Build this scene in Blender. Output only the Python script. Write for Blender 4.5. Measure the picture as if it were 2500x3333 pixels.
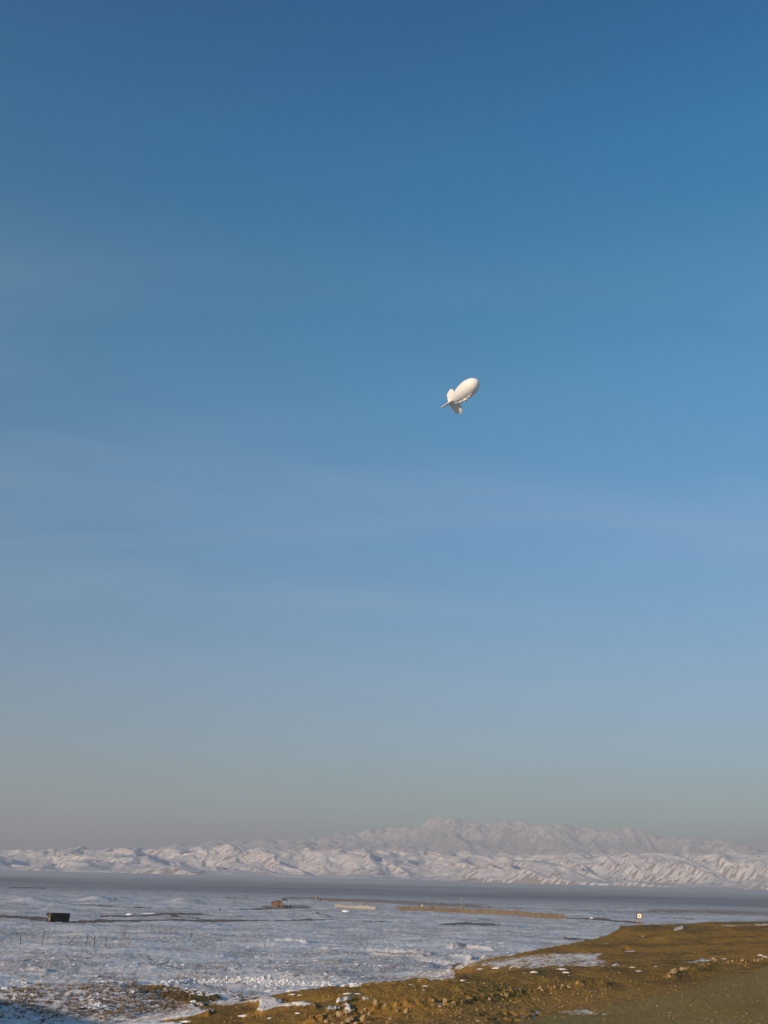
import bpy, math, random
import numpy as np
from mathutils import Vector, Matrix, Euler

for o in list(bpy.data.objects):
    bpy.data.objects.remove(o)
scene = bpy.context.scene
col = scene.collection
R = math.radians
rng = np.random.default_rng(11)
random.seed(11)

# ------------------------------------------------------------------ camera
EYE = np.array([0.0, 0.0, 1.7])
F, CX, CY = 3242.0, 1250.0, 1666.5            # photo pixels (2500 x 3333)
PITCH, ROLL = R(20.16), R(1.5)
fwd = np.array([0, math.cos(PITCH), math.sin(PITCH)])
r0 = np.array([1.0, 0, 0]); u0 = np.array([0, -math.sin(PITCH), math.cos(PITCH)])
rgt = r0 * math.cos(ROLL) + u0 * math.sin(ROLL)
upv = u0 * math.cos(ROLL) - r0 * math.sin(ROLL)
cam = bpy.data.cameras.new('camera'); cam.sensor_fit = 'VERTICAL'
cam.sensor_height = 36.0; cam.lens = 36.0 * F / 3333.0
cam.clip_start = 0.5; cam.clip_end = 150000
cam_o = bpy.data.objects.new('camera', cam); col.objects.link(cam_o)
M = Matrix(((rgt[0], upv[0], -fwd[0]), (rgt[1], upv[1], -fwd[1]), (rgt[2], upv[2], -fwd[2]))).to_4x4()
M.translation = Vector(EYE); cam_o.matrix_world = M
scene.camera = cam_o

# ------------------------------------------------------------------ sky and sun
SUN_EL, SUN_ROT = R(10.0), R(217.0)             # clockwise from +Y (the view direction): behind the camera, left
world = bpy.data.worlds.new('World'); scene.world = world; world.use_nodes = True
wn, wl = world.node_tree.nodes, world.node_tree.links
bg = wn['Background']; bg.inputs[1].default_value = 0.088
sky = wn.new('ShaderNodeTexSky'); sky.sky_type = 'NISHITA'; sky.sun_disc = False
sky.sun_elevation = SUN_EL; sky.sun_rotation = SUN_ROT
sky.altitude = 500; sky.air_density = 1.0; sky.dust_density = 0.6; sky.ozone_density = 3.0
hs = wn.new('ShaderNodeHueSaturation'); hs.inputs['Saturation'].default_value = 1.25; hs.inputs['Value'].default_value = 1.0
wl.new(sky.outputs[0], hs.inputs['Color'])
# clear winter air: tint of the whole dome by height above the horizon only
SKY_TINT = ((0.0, (0.9, 0.9, 0.9)), (0.087, (1.28, 0.97, 0.88)), (0.179, (2.2, 1.25, 1.04)), (0.329, (2.75, 1.62, 1.30)), (0.45, (3.05, 1.88, 1.42)), (0.545, (2.4, 1.86, 1.42)), (0.64, (1.6, 1.78, 1.50)), (0.731, (0.72, 1.42, 1.36)), (1.0, (0.65, 1.34, 1.32)))
# thin high cirrus veils: noise on the direction projected to a flat layer
tc = wn.new('ShaderNodeTexCoord'); sx = wn.new('ShaderNodeSeparateXYZ'); wl.new(tc.outputs['Generated'], sx.inputs[0])
def wmath(op, a, b=None, c=None):
    n = wn.new('ShaderNodeMath'); n.operation = op
    for i, v in enumerate((a, b, c)):
        if v is None: continue
        if isinstance(v, (int, float)): n.inputs[i].default_value = v
        else: wl.new(v, n.inputs[i])
    return n.outputs[0]
sr = wn.new('ShaderNodeValToRGB'); wl.new(wmath('MAXIMUM', sx.outputs[2], 0.0), sr.inputs[0])
while len(sr.color_ramp.elements) < len(SKY_TINT): sr.color_ramp.elements.new(0.5)
for e_, (p_, c_) in zip(sr.color_ramp.elements, SKY_TINT): e_.position = p_; e_.color = (*c_, 1)
sm_ = wn.new('ShaderNodeMix'); sm_.data_type = 'RGBA'; sm_.blend_type = 'MULTIPLY'; sm_.inputs[0].default_value = 1.0
wl.new(hs.outputs[0], sm_.inputs[6]); wl.new(sr.outputs[0], sm_.inputs[7])
zc = wmath('ADD', wmath('MAXIMUM', sx.outputs[2], 0.0), 0.12)
cb = wn.new('ShaderNodeCombineXYZ')
wl.new(wmath('DIVIDE', sx.outputs[0], zc), cb.inputs[0]); wl.new(wmath('DIVIDE', sx.outputs[1], zc), cb.inputs[1])
mp = wn.new('ShaderNodeMapping'); mp.inputs['Rotation'].default_value[2] = R(-24); mp.inputs['Location'].default_value = (0.6, 0.35, 0); mp.inputs['Scale'].default_value = (0.55, 2.1, 1)
wl.new(cb.outputs[0], mp.inputs[0])
nz = wn.new('ShaderNodeTexNoise'); nz.inputs['Scale'].default_value = 1.15; nz.inputs['Detail'].default_value = 7
nz.inputs['Roughness'].default_value = 0.52; nz.inputs['Distortion'].default_value = 0.5
wl.new(mp.outputs[0], nz.inputs['Vector'])
rp = wn.new('ShaderNodeMapRange'); rp.interpolation_type = 'SMOOTHSTEP'
rp.inputs[1].default_value = 0.40; rp.inputs[2].default_value = 0.72; rp.inputs[3].default_value = 0.0; rp.inputs[4].default_value = 0.14
wl.new(nz.outputs[0], rp.inputs[0])
def wband(a, b):
    n = wn.new('ShaderNodeMapRange'); n.interpolation_type = 'SMOOTHSTEP'; n.inputs[1].default_value = a; n.inputs[2].default_value = b; wl.new(sx.outputs[2], n.inputs[0]); return n.outputs[0]
veil = wmath('MULTIPLY', wmath('MULTIPLY', wband(0.16, 0.30), wmath('SUBTRACT', 1.0, wband(0.44, 0.60))), rp.outputs[0])
mx = wn.new('ShaderNodeMix'); mx.data_type = 'RGBA'; wl.new(veil, mx.inputs[0]); wl.new(sm_.outputs[2], mx.inputs[6])
mx.inputs[7].default_value = (4.6, 5.0, 6.1, 1)
wl.new(mx.outputs[2], bg.inputs[0])

sun_dir = np.array([math.sin(SUN_ROT) * math.cos(SUN_EL), math.cos(SUN_ROT) * math.cos(SUN_EL), math.sin(SUN_EL)])
sun = bpy.data.lights.new('sun', 'SUN'); sun.energy = 5.0; sun.angle = R(0.55); sun.color = (1.0, 0.80, 0.58)
sun_o = bpy.data.objects.new('sun', sun); col.objects.link(sun_o)
sun_o.rotation_euler = Vector(sun_dir).to_track_quat('Z', 'Y').to_euler()
vs = scene.view_settings
vs.view_transform = 'Standard'; vs.look = 'None'; vs.exposure = 0.40; vs.gamma = 1.0; vs.use_curve_mapping = False
scene.cycles.volume_bounces = 1; scene.cycles.max_bounces = 6; scene.cycles.use_denoising = True

# ------------------------------------------------------------------ pixel <-> world
def ray(u, v):
    d = fwd * F + rgt * (u - CX) - upv * (v - CY)
    return d / math.hypot(d[0], d[1])             # unit horizontal length
def at(u, v, dist):
    return EYE + ray(u, v) * dist
def project(P):
    d = P - EYE
    w = d @ fwd; w = np.where(w < 1e-3, 1e-3, w)
    return CX + F * (d @ rgt) / w, CY - F * (d @ upv) / w
def dir_at(u, elev_v=2860.0):
    d = ray(u, elev_v); return d[:2] / np.hypot(d[0], d[1])

# ------------------------------------------------------------------ numpy noise
def _hash(ix, iy, seed):
    h = (ix.astype(np.int64) * 374761393 + iy.astype(np.int64) * 668265263 + seed * 1442695041) & 0xffffffff
    h = ((h ^ (h >> 13)) * 1274126177) & 0xffffffff
    return (h ^ (h >> 16)) & 0xffffffff
def perlin(x, y, seed=0):
    x0 = np.floor(x); y0 = np.floor(y); fx = x - x0; fy = y - y0
    ux = fx * fx * fx * (fx * (fx * 6 - 15) + 10); uy = fy * fy * fy * (fy * (fy * 6 - 15) + 10)
    def g(dx, dy):
        a = _hash(x0 + dx, y0 + dy, seed).astype(np.float64) * (2 * math.pi / 4294967296.0)
        return np.cos(a) * (fx - dx) + np.sin(a) * (fy - dy)
    n0 = g(0, 0) * (1 - ux) + g(1, 0) * ux; n1 = g(0, 1) * (1 - ux) + g(1, 1) * ux
    return (n0 * (1 - uy) + n1 * uy) * 1.5
def fbm(x, y, octv=4, seed=0, gain=0.5):
    s = 0.0; a = 1.0
    for i in range(octv):
        s = s + a * perlin(x, y, seed + i * 17); x = x * 2.03; y = y * 2.03; a *= gain
    return s
def ridged(x, y, octv=5, seed=0, gain=0.5):
    s = 0.0; a = 1.0; w = 1.0; tot = 0
    for i in range(octv):
        n = np.clip(1 - np.abs(perlin(x, y, seed + i * 31)) * 1.1, 0, 1) ** 1.25
        s = s + a * n * w; tot += a; w = np.clip(n * 1.6, 0, 1); x = x * 2.07; y = y * 2.07; a *= gain
    return s / tot
def sstep(a, b, x):
    t = np.clip((x - a) / (b - a), 0, 1); return t * t * (3 - 2 * t)

# ------------------------------------------------------------------ mesh helpers
def tag(o, label=None, cat=None, group=None, kind=None):
    if label: o['label'] = label
    if cat: o['category'] = cat
    if group: o['group'] = group
    if kind: o['kind'] = kind
    return o
def link(name, me, mat=None, parent=None, loc=None):
    o = bpy.data.objects.new(name, me); col.objects.link(o)
    if mat is not None and me is not None and not me.materials: me.materials.append(mat)
    if parent: o.parent = parent
    if loc is not None: o.location = loc
    return o
def empty(name, loc=(0, 0, 0), rot=(0, 0, 0)):
    o = bpy.data.objects.new(name, None); col.objects.link(o); o.location = loc; o.rotation_euler = rot
    o.empty_display_size = 0.2
    return o
def grid_mesh(name, X, Y, Z, wrap=False):
    nr, nc = X.shape
    me = bpy.data.meshes.new(name)
    co = np.stack([X, Y, Z], -1).reshape(-1, 3).astype(np.float32)
    i = np.arange(nr * nc).reshape(nr, nc)
    if wrap: i = np.concatenate([i, i[:, :1]], 1)
    q = np.stack([i[:-1, :-1], i[:-1, 1:], i[1:, 1:], i[1:, :-1]], -1).reshape(-1, 4)
    me.vertices.add(len(co)); me.vertices.foreach_set('co', co.ravel())
    me.loops.add(q.size); me.loops.foreach_set('vertex_index', q.ravel().astype(np.int32))
    me.polygons.add(len(q))
    me.polygons.foreach_set('loop_start', np.arange(0, q.size, 4, dtype=np.int32))
    me.polygons.foreach_set('use_smooth', np.ones(len(q), dtype=bool))
    me.update(calc_edges=True)
    return me
def vcol(me, name, arr):
    a = me.attributes.new(name, 'FLOAT_COLOR', 'POINT')
    full = np.ones((len(me.vertices), 4), np.float32); full[:, :arr.shape[1]] = arr
    a.data.foreach_set('color', full.ravel())
class MB:
    """collects simple solids into one mesh"""
    def __init__(s): s.v = []; s.f = []
    def add(s, verts, faces, mat=None):
        b = len(s.v)
        for p in verts:
            p = Vector(p); s.v.append(tuple(mat @ p if mat is not None else p))
        s.f += [tuple(b + i for i in f) for f in faces]
        return s
    def box(s, c, d, mat=None, taper=1.0):
        x, y, z = d[0] / 2, d[1] / 2, d[2] / 2; t = taper
        vs_ = [(c[0] + a * x * k, c[1] + b * y * k, c[2] + e * z) for e, k in ((-1, 1), (1, t)) for a, b in ((-1, -1), (1, -1), (1, 1), (-1, 1))]
        return s.add(vs_, [(0, 3, 2, 1), (4, 5, 6, 7), (0, 1, 5, 4), (1, 2, 6, 5), (2, 3, 7, 6), (3, 0, 4, 7)], mat)
    def rod(s, a, b, ra, rb=None, n=8):
        a = Vector(a); b = Vector(b); rb = ra if rb is None else rb
        q = (b - a).to_track_quat('Z', 'Y')
        vs_ = []
        for p, r in ((a, ra), (b, rb)):
            for i in range(n):
                t = 2 * math.pi * i / n
                vs_.append(p + q @ Vector((r * math.cos(t), r * math.sin(t), 0)))
        fs = [(i, (i + 1) % n, n + (i + 1) % n, n + i) for i in range(n)] + [tuple(range(n - 1, -1, -1)), tuple(range(n, 2 * n))]
        return s.add(vs_, fs)
    def mesh(s, name, smooth=False):
        me = bpy.data.meshes.new(name); me.from_pydata(s.v, [], s.f); me.update()
        if smooth:
            me.polygons.foreach_set('use_smooth', [True] * len(me.polygons))
        return me

# ------------------------------------------------------------------ material helpers
class NT:
    def __init__(s, name):
        s.m = bpy.data.materials.new(name); s.m.use_nodes = True
        s.t = s.m.node_tree; s.n = s.t.nodes; s.l = s.t.links; s.b = s.n['Principled BSDF']
    def new(s, t, **k):
        n = s.n.new(t)
        for a, v in k.items(): setattr(n, a, v)
        return n
    def put(s, sock, v):
        if hasattr(v, 'is_linked') or isinstance(v, bpy.types.NodeSocket): s.l.new(v, sock)
        else: sock.default_value = v
    def math(s, op, a, b=None, c=None, clamp=False):
        n = s.new('ShaderNodeMath', operation=op, use_clamp=clamp)
        for i, v in enumerate((a, b, c)):
            if v is not None: s.put(n.inputs[i], v)
        return n.outputs[0]
    def mix(s, f, a, b):
        n = s.new('ShaderNodeMix', data_type='RGBA')
        s.put(n.inputs[0], f)
        for k, v in ((6, a), (7, b)):
            s.put(n.inputs[k], v if isinstance(v, bpy.types.NodeSocket) else (*v, 1))
        return n.outputs[2]
    def noise(s, vec, scale, detail=4, rough=0.55, dist=0.0):
        n = s.new('ShaderNodeTexNoise'); n.inputs['Scale'].default_value = scale; n.inputs['Detail'].default_value = detail
        n.inputs['Roughness'].default_value = rough; n.inputs['Distortion'].default_value = dist
        s.l.new(vec, n.inputs['Vector']); return n.outputs[0]
    def ramp(s, v, a, b, c=0.0, d=1.0):
        n = s.new('ShaderNodeMapRange', interpolation_type='SMOOTHSTEP'); s.put(n.inputs[0], v)
        for i, x in zip((1, 2, 3, 4), (a, b, c, d)): n.inputs[i].default_value = x
        return n.outputs[0]
    def pos(s):
        return s.new('ShaderNodeNewGeometry').outputs['Position']
    def obj(s):
        return s.new('ShaderNodeTexCoord').outputs['Object']
    def scaled(s, vec, sc, rot=0.0):
        n = s.new('ShaderNodeMapping'); n.inputs['Scale'].default_value = sc; n.inputs['Rotation'].default_value[2] = rot
        s.l.new(vec, n.inputs[0]); return n.outputs[0]
    def bump(s, h, strength, dist, prev=None):
        n = s.new('ShaderNodeBump'); n.inputs['Strength'].default_value = strength; n.inputs['Distance'].default_value = dist
        s.l.new(h, n.inputs['Height'])
        if prev: s.l.new(prev, n.inputs['Normal'])
        return n.outputs[0]
    def attr(s, name):
        n = s.new('ShaderNodeAttribute', attribute_name=name); sp = s.new('ShaderNodeSeparateColor'); s.l.new(n.outputs['Color'], sp.inputs[0])
        return sp.outputs[0], sp.outputs[1], sp.outputs[2]
    def done(s, base, rough=0.9, normal=None, spec=0.2):
        s.put(s.b.inputs['Base Color'], base if isinstance(base, bpy.types.NodeSocket) else (*base, 1))
        s.put(s.b.inputs['Roughness'], rough); s.b.inputs['Specular IOR Level'].default_value = spec
        if normal: s.l.new(normal, s.b.inputs['Normal'])
        return s.m
def simple(name, c1, c2, scale, rough=0.85, bump=0.0, bscale=None, spec=0.2):
    t = NT(name); p = t.obj(); n = t.noise(p, scale, 5, 0.6)
    nm = t.bump(t.noise(p, bscale or scale * 3, 5, 0.6), 0.6, bump) if bump else None
    return t.done(t.mix(t.ramp(n, 0.3, 0.7), c1, c2), rough, nm, spec)

# ================================================================== GROUND
# heights relative to the eye at control spots: (photo column u, distance, height) or (u, v, distance) on sight lines
ctl = []
def cz(u, d, z): h = dir_at(u); ctl.append((h[0] * d, h[1] * d, z))
def cv(u, v, d): p = at(u, v, d) - EYE; ctl.append((p[0], p[1], p[2]))
for u in (-500, 0, 400, 850, 1300, 1800, 2300, 2900):
    f = np.clip((u - 900) / 1000, 0, 1)
    cz(u, 230, -12.4); cz(u, 300, -13.6 + 0.4 * f); cz(u, 390, -15.6 + 1.3 * f); cz(u, 476, -17.0 + 1.7 * f)
    cz(u, 620, -17.3 + 0.6 * f); cz(u, 820, -18.2); cz(u, 1100, -21)
for u in (-500, 0, 400, 850, 1250): cz(u, 165, -11.3); cz(u, 120, -10.3 if u < 500 else -10.0)
cz(1550, 165, -11.2)
for u, d, z in ((0, 70, -9.1), (400, 62, -7.9), (0, 95, -9.9), (400, 95, -9.6), (700, 67, -7.7), (700, 95, -9.5), (1000, 95, -9.5), (1250, 96, -9.5),
                (1450, 105, -9.7), (0, 45, -7.4), (0, 55, -8.3), (400, 45, -7.0), (700, 45, -6.5), (1000, 45, -5.85), (1250, 47, -5.6), (1700, 58, -5.6),
                (-450, 66, -6.7), (-450, 90, -8.6), (-450, 45, -6.0), (-700, 66, -6.2), (200, 70, -8.9), (-100, 64, -8.3),  # includes raised ground added out of view at left for shade
                (2000, 62, -5.6), (2250, 72, -5.62), (2500, 86, -5.6), (2500, 48, -5.6), (1900, 45, -5.6), (2900, 60, -5.5), (2900, 90, -5.3), (1600, 34, -4.9),
                (2200, 34, -4.9), (1000, 34, -5.0), (400, 34, -5.6), (0, 34, -5.9), (2900, 34, -4.8)):
    cz(u, d, z)
for u, v, d in ((640, 3275, 60), (750, 3262, 60), (900, 3238, 61), (1100, 3213, 62), (1300, 3192, 64), (1500, 3175, 66), (1700, 3160, 70), (1900, 3148, 77), (2100, 3132, 86)):
    cv(u, v, d)
for u, d, z in ((750, 72, -8.3), (900, 73, -8.5), (1100, 74, -8.6), (1300, 76, -8.8), (1500, 80, -8.8), (1700, 86, -7.8), (1700, 96, -7.7), (1880, 92, -7.2), (1500, 95, -9.2)):
    cz(u, d, z)
for u, v, d in ((1900, 3138, 99), (2000, 3110, 106), (2100, 3080, 114), (2300, 3080, 112), (2300, 3130, 92), (2500, 3060, 118), (2500, 3100, 98), (2035, 3021, 134), (2150, 3013, 137),
                (2300, 3009, 139), (2500, 3008, 142), (2800, 3005, 142), (1980, 3046, 131), (1850, 3075, 126), (1700, 3105, 121), (1580, 3125, 116), (1480, 3140, 110)):
    cv(u, v, d)
for u, d, z in ((2300, 152, -4.9), (2300, 170, -8.5), (2040, 146, -6.6), (2040, 160, -9.6), (2600, 152, -4.9), (2600, 172, -8), (2100, 200, -12), (2600, 200, -12),
                (1960, 146, -8.6), (1850, 142, -9.9), (1700, 138, -10.5), (1550, 130, -10.3), (1850, 170, -11.3), (1700, 165, -11.2)):
    cz(u, d, z)
ctl = np.array(ctl)
def _lp(x, y): return np.stack([np.arctan2(x, y) * 2.6, np.log(np.maximum(np.hypot(x, y), 1.0))], -1)
def _phi(r2): return np.where(r2 > 1e-12, 0.5 * r2 * np.log(np.maximum(r2, 1e-12)), 0.0)
_C = _lp(ctl[:, 0], ctl[:, 1]); _n = len(_C)
_A = np.zeros((_n + 3, _n + 3)); _d2 = ((_C[:, None] - _C[None]) ** 2).sum(-1)
_A[:_n, :_n] = _phi(_d2) + np.eye(_n) * 1e-4; _A[:_n, _n] = 1; _A[:_n, _n + 1:] = _C; _A[_n:, :_n] = _A[:_n, _n:].T
_W = np.linalg.solve(_A, np.concatenate([ctl[:, 2], np.zeros(3)]))
AZ = R(28)
def tps(x, y):
    shp = x.shape; q = _lp(x.ravel(), y.ravel()); out = np.empty(len(q))
    for i in range(0, len(q), 40000):
        c = q[i:i + 40000]; d2 = ((c[:, None] - _C[None]) ** 2).sum(-1)
        out[i:i + 40000] = _phi(d2) @ _W[:_n] + _W[_n] + c @ _W[_n + 1:]
    return out.reshape(shp)
def base_rel(x, y):
    """smooth ground height relative to the eye, anywhere round the camera"""
    x = np.asarray(x, float); y = np.asarray(y, float)
    r = np.hypot(x, y); az = np.arctan2(x, y)
    rc = np.clip(r, 34, 1100)
    h = np.empty_like(r); inside = np.abs(az) <= AZ
    h[inside] = tps(np.sin(az[inside]) * rc[inside], np.cos(az[inside]) * rc[inside])
    if (~inside).any():
        rr = rc[~inside]; a = az[~inside]; k = np.clip((np.abs(a) - AZ) / (math.pi - AZ), 0, 1)
        rs = np.geomspace(34, 1100, 120)
        hl = np.interp(rr, rs, tps(-math.sin(AZ) * rs, math.cos(AZ) * rs)); hr = np.interp(rr, rs, tps(math.sin(AZ) * rs, math.cos(AZ) * rs))
        own = np.where(a < 0, hl, hr); oth = np.where(a < 0, hr, hl)
        h[~inside] = own * (1 - k * 0.5) + oth * k * 0.5
    t = sstep(4, 34, r); h = np.where(r < 34, -1.7 * (1 - t) + h * t, h)
    lr = np.log(np.maximum(r, 1))
    far = np.interp(lr, np.log([1100, 1800, 3000, 5000, 6800, 9000, 60000]), [-21, -28, -31, -24, -9, -8, -8])
    return np.where(r > 1100, far + (h + 21) * np.exp(-(r - 1100) / 400), h)
def ground_z(x, y):
    return float(base_rel(np.array([x]), np.array([y]))[0]) + EYE[2]
def hit(u, v, rmin=30, rmax=1600):
    """first ground point on the sight line through photo pixel (u, v)"""
    d = ray(u, v); rs = np.geomspace(rmin, rmax, 1500)
    dz = d[2] * rs - base_rel(d[0] * rs, d[1] * rs)
    k = np.nonzero(dz <= 0)[0]; k = k[0] if len(k) else len(rs) - 1
    r = rs[k]
    return np.array([d[0] * r, d[1] * r, ground_z(d[0] * r, d[1] * r)])

ang = np.concatenate([np.linspace(-180, -32, 40, endpoint=False), np.linspace(-32, -22.5, 24, endpoint=False), np.linspace(-22.5, 22.5, 740, endpoint=False),
                      np.linspace(22.5, 32, 24, endpoint=False), np.linspace(32, 180, 40, endpoint=False)])
rad = np.concatenate([np.geomspace(0.6, 30, 24, endpoint=False), np.linspace(30 ** -0.5, 1100 ** -0.5, 760) ** -2.0, np.geomspace(1150, 34000, 50)])
AA, RR = np.meshgrid(np.radians(ang), rad)
GX, GY = np.sin(AA) * RR, np.cos(AA) * RR
GB = base_rel(GX, GY)
UU, VV = project(np.stack([GX, GY, GB + EYE[2]], -1))
infront = (GY > 0)
UU = np.where(infront, UU, -9999.0)
near = (RR < 1150) & (RR > 28) & infront
# ragged edges: wobble the lookup a little
jw = np.clip(60 / np.maximum(RR, 30), 0.05, 1.0)
JU = UU + 16 * jw * fbm(GX * 0.6, GY * 0.6, 4, 3) + 5 * jw * perlin(GX * 3, GY * 3, 9)
JV = VV + 7 * jw * fbm(GX * 0.6, GY * 0.6, 4, 5) + 2.5 * jw * perlin(GX * 3, GY * 3, 13)
def poly(pts, soft=4.0):
    p = np.array(pts, float); ins = np.zeros(JU.shape, bool); dmin = np.full(JU.shape, 1e9)
    bb = (JU > p[:, 0].min() - 30) & (JU < p[:, 0].max() + 30) & (JV > p[:, 1].min() - 30) & (JV < p[:, 1].max() + 30) & near
    a, b = JU[bb], JV[bb]; i_ = np.zeros(a.shape, bool); d_ = np.full(a.shape, 1e9)
    for k in range(len(p)):
        x1, y1 = p[k]; x2, y2 = p[(k + 1) % len(p)]
        c = ((y1 > b) != (y2 > b)) & (a < (x2 - x1) * (b - y1) / (y2 - y1 + 1e-9) + x1); i_ ^= c
        t = np.clip(((a - x1) * (x2 - x1) + (b - y1) * (y2 - y1)) / ((x2 - x1) ** 2 + (y2 - y1) ** 2 + 1e-9), 0, 1)
        d_ = np.minimum(d_, np.hypot(a - x1 - t * (x2 - x1), b - y1 - t * (y2 - y1)))
    out = np.zeros(JU.shape); out[bb] = sstep(-soft, soft, np.where(i_, d_, -d_)); return out
def stroke(pts, w0, w1=None, soft=0.6):
    """soft band along a line of ground spots; width tapers"""
    p = np.array(pts, float); w1 = w0 if w1 is None else w1; n = len(p) - 1
    m = max(w0, w1) * 2 + 12
    bb = (JU > p[:, 0].min() - m) & (JU < p[:, 0].max() + m) & (JV > p[:, 1].min() - m) & (JV < p[:, 1].max() + m) & near
    a, b = JU[bb], JV[bb]; best = np.zeros(a.shape)
    for k in range(n):
        x1, y1 = p[k]; x2, y2 = p[k + 1]
        t = np.clip(((a - x1) * (x2 - x1) + (b - y1) * (y2 - y1)) / ((x2 - x1) ** 2 + (y2 - y1) ** 2 + 1e-9), 0, 1)
        d = np.hypot((a - x1 - t * (x2 - x1)) * 0.45, b - y1 - t * (y2 - y1)); w = w0 + (w1 - w0) * (k + t) / n
        best = np.maximum(best, 1 - sstep(w * (1 - soft), w * (1 + soft), d))
    out = np.zeros(JU.shape); out[bb] = best; return out

# --- what covers the ground: snow, bare brown soil, grey-green gravel, reddish earth
snow = np.ones(JU.shape)
bank = poly([(640, 3280), (760, 3258), (900, 3238), (1100, 3212), (1300, 3192), (1480, 3178), (1470, 3140), (1580, 3125), (1700, 3103), (1850, 3073), (1980, 3044), (2010, 3030),
             (2020, 3016), (2300, 3002), (2900, 2990), (2900, 3420), (420, 3420), (640, 3326), (760, 3312)], 5)
# hidden ground behind the crests belongs to the plain, everything out of frame to the right is bare
mud = poly([(370, 3216), (470, 3212), (600, 3222), (700, 3232), (730, 3245), (640, 3258), (700, 3270), (860, 3274), (800, 3300), (760, 3345), (420, 3345), (560, 3322), (690, 3300), (690, 3278), (620, 3262), (480, 3240)], 4)
dirt = np.maximum(bank, mud)
dirt = np.maximum(dirt, ((AA > R(19.5)) & (RR > 30) & (RR < 150)) * 1.0)
# snow left in hollows and on the bare ground
pockets = np.maximum.reduce([
    poly([(690, 3248), (760, 3254), (830, 3263), (866, 3265), (940, 3272), (1000, 3269), (1035, 3277), (990, 3284), (930, 3288), (880, 3291), (850, 3299), (838, 3284), (795, 3271), (740, 3266), (690, 3262)], 6) * 0.72,
    stroke([(1600, 3141), (1750, 3133), (1900, 3118), (1960, 3105)], 7, 4) * 0.6, poly([(1480, 3145), (1640, 3118), (1800, 3100), (1930, 3098), (1960, 3120), (2000, 3140), (1900, 3148), (1640, 3158)], 9) * 0.56,
    stroke([(1900, 3146), (2080, 3146), (2220, 3134), (2320, 3126)], 2.4, 1.4) * 0.8, stroke([(1590, 3318), (1650, 3316)], 1.5),
    stroke([(1500, 3318), (1600, 3321), (1690, 3322)], 3.2, 2.2), stroke([(1570, 3301), (1640, 3299), (1700, 3302)], 3.2, 2.4), stroke([(1690, 3311), (1740, 3305), (1790, 3306)], 3.0, 2.0),
    stroke([(1740, 3291), (1850, 3291), (1900, 3289), (1930, 3297)], 3.4, 2.6), stroke([(1850, 3299), (1930, 3297)], 3.0, 2.0), stroke([(1955, 3298), (1972, 3298)], 2.0),
    stroke([(1100, 3270), (1145, 3264)], 2.2, 1.2), stroke([(1068, 3287), (1098, 3286)], 1.4), stroke([(1115, 3284), (1140, 3285)], 1.8), stroke([(1190, 3259), (1220, 3256)], 1.4),
    stroke([(1425, 3266), (1455, 3272)], 3.4, 2.2), stroke([(1710, 3170), (1745, 3168)], 2.0), stroke([(2200, 3026), (2225, 3024)], 2.6), stroke([(2085, 3047), (2095, 3046)], 2.2),
    stroke([(2035, 3092), (2055, 3093)], 2.4), stroke([(1985, 3073), (1995, 3073)], 2.0), stroke([(2350, 3014), (2500, 3012)], 1.2) * 0.7])
dirt = np.clip(dirt - pockets, 0, 1)
road = poly([(1700, 3320), (1900, 3285), (2050, 3262), (2200, 3232), (2350, 3190), (2500, 3150), (2900, 3050), (2900, 3440), (1500, 3440)], 14)
ochre = poly([(1330, 3333), (1500, 3290), (1750, 3265), (2000, 3235), (2200, 3210), (2400, 3165), (2440, 3185), (2200, 3235), (1950, 3280), (1700, 3318), (1500, 3340)], 12)
brush = poly([(-200, 3232), (120, 3238), (350, 3228), (600, 3232), (640, 3262), (600, 3290), (350, 3306), (150, 3300), (-200, 3285)], 14)
# tracks and bare strips across the plain
tracks = np.maximum.reduce([
    stroke([(-60, 2986), (60, 2987), (140, 2992)], 4.5), stroke([(210, 3001), (330, 2998), (480, 2996), (620, 2998), (760, 2998), (900, 2994), (1000, 2994), (1060, 2997)], 4.4, 2.0),
    stroke([(430, 2982), (520, 2977), (640, 2976), (700, 2979), (790, 2983)], 2.8, 1.6), stroke([(560, 2980), (620, 2987), (680, 2996)], 2.4, 2.0), stroke([(330, 2982), (430, 2982)], 2.0),
    stroke([(1060, 2997), (1240, 2999), (1380, 3005), (1480, 3009)], 1.2, 1.2), stroke([(1440, 3009), (1520, 3007), (1600, 3010), (1660, 3016)], 3.6, 1.8),
    stroke([(230, 2945), (400, 2950), (620, 2958)], 1.1),
    stroke([(780, 2959), (880, 2957), (960, 2955), (1010, 2954)], 2.6, 1.6), stroke([(860, 2950), (1000, 2950)], 6, 3) * 0.6, stroke([(1030, 2972), (1080, 2984)], 1.3),
    stroke([(1840, 2988), (1960, 2994), (2040, 3000), (2090, 3004)], 4.2, 2.5), stroke([(1840, 3052), (1900, 3058), (1940, 3063)], 3.2, 1.8), stroke([(2140, 2988), (2260, 2992)], 1.6),
    stroke([(1560, 2995), (1600, 2996)], 1.2)])
red = np.maximum.reduce([stroke([(930, 2922), (1100, 2929), (1250, 2935), (1400, 2942), (1560, 2950)], 4.5, 6.0, 0.9) * 0.95, stroke([(1560, 2953), (1700, 2957), (1950, 2966), (2150, 2970)], 3.0, 2.5, 0.9) * 0.6,
                         stroke([(2120, 2966), (2300, 2968), (2560, 2976)], 5.5, 7.0, 0.9) * 0.9, stroke([(20, 2890), (150, 2891), (290, 2895)], 3.6, 2.5) * 0.8, stroke([(370, 2893), (520, 2899)], 4, 2) * 0.5,
                         stroke([(580, 2907), (700, 2910)], 3, 2) * 0.6, stroke([(740, 2922), (810, 2926)], 2.2) * 0.7])
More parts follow.
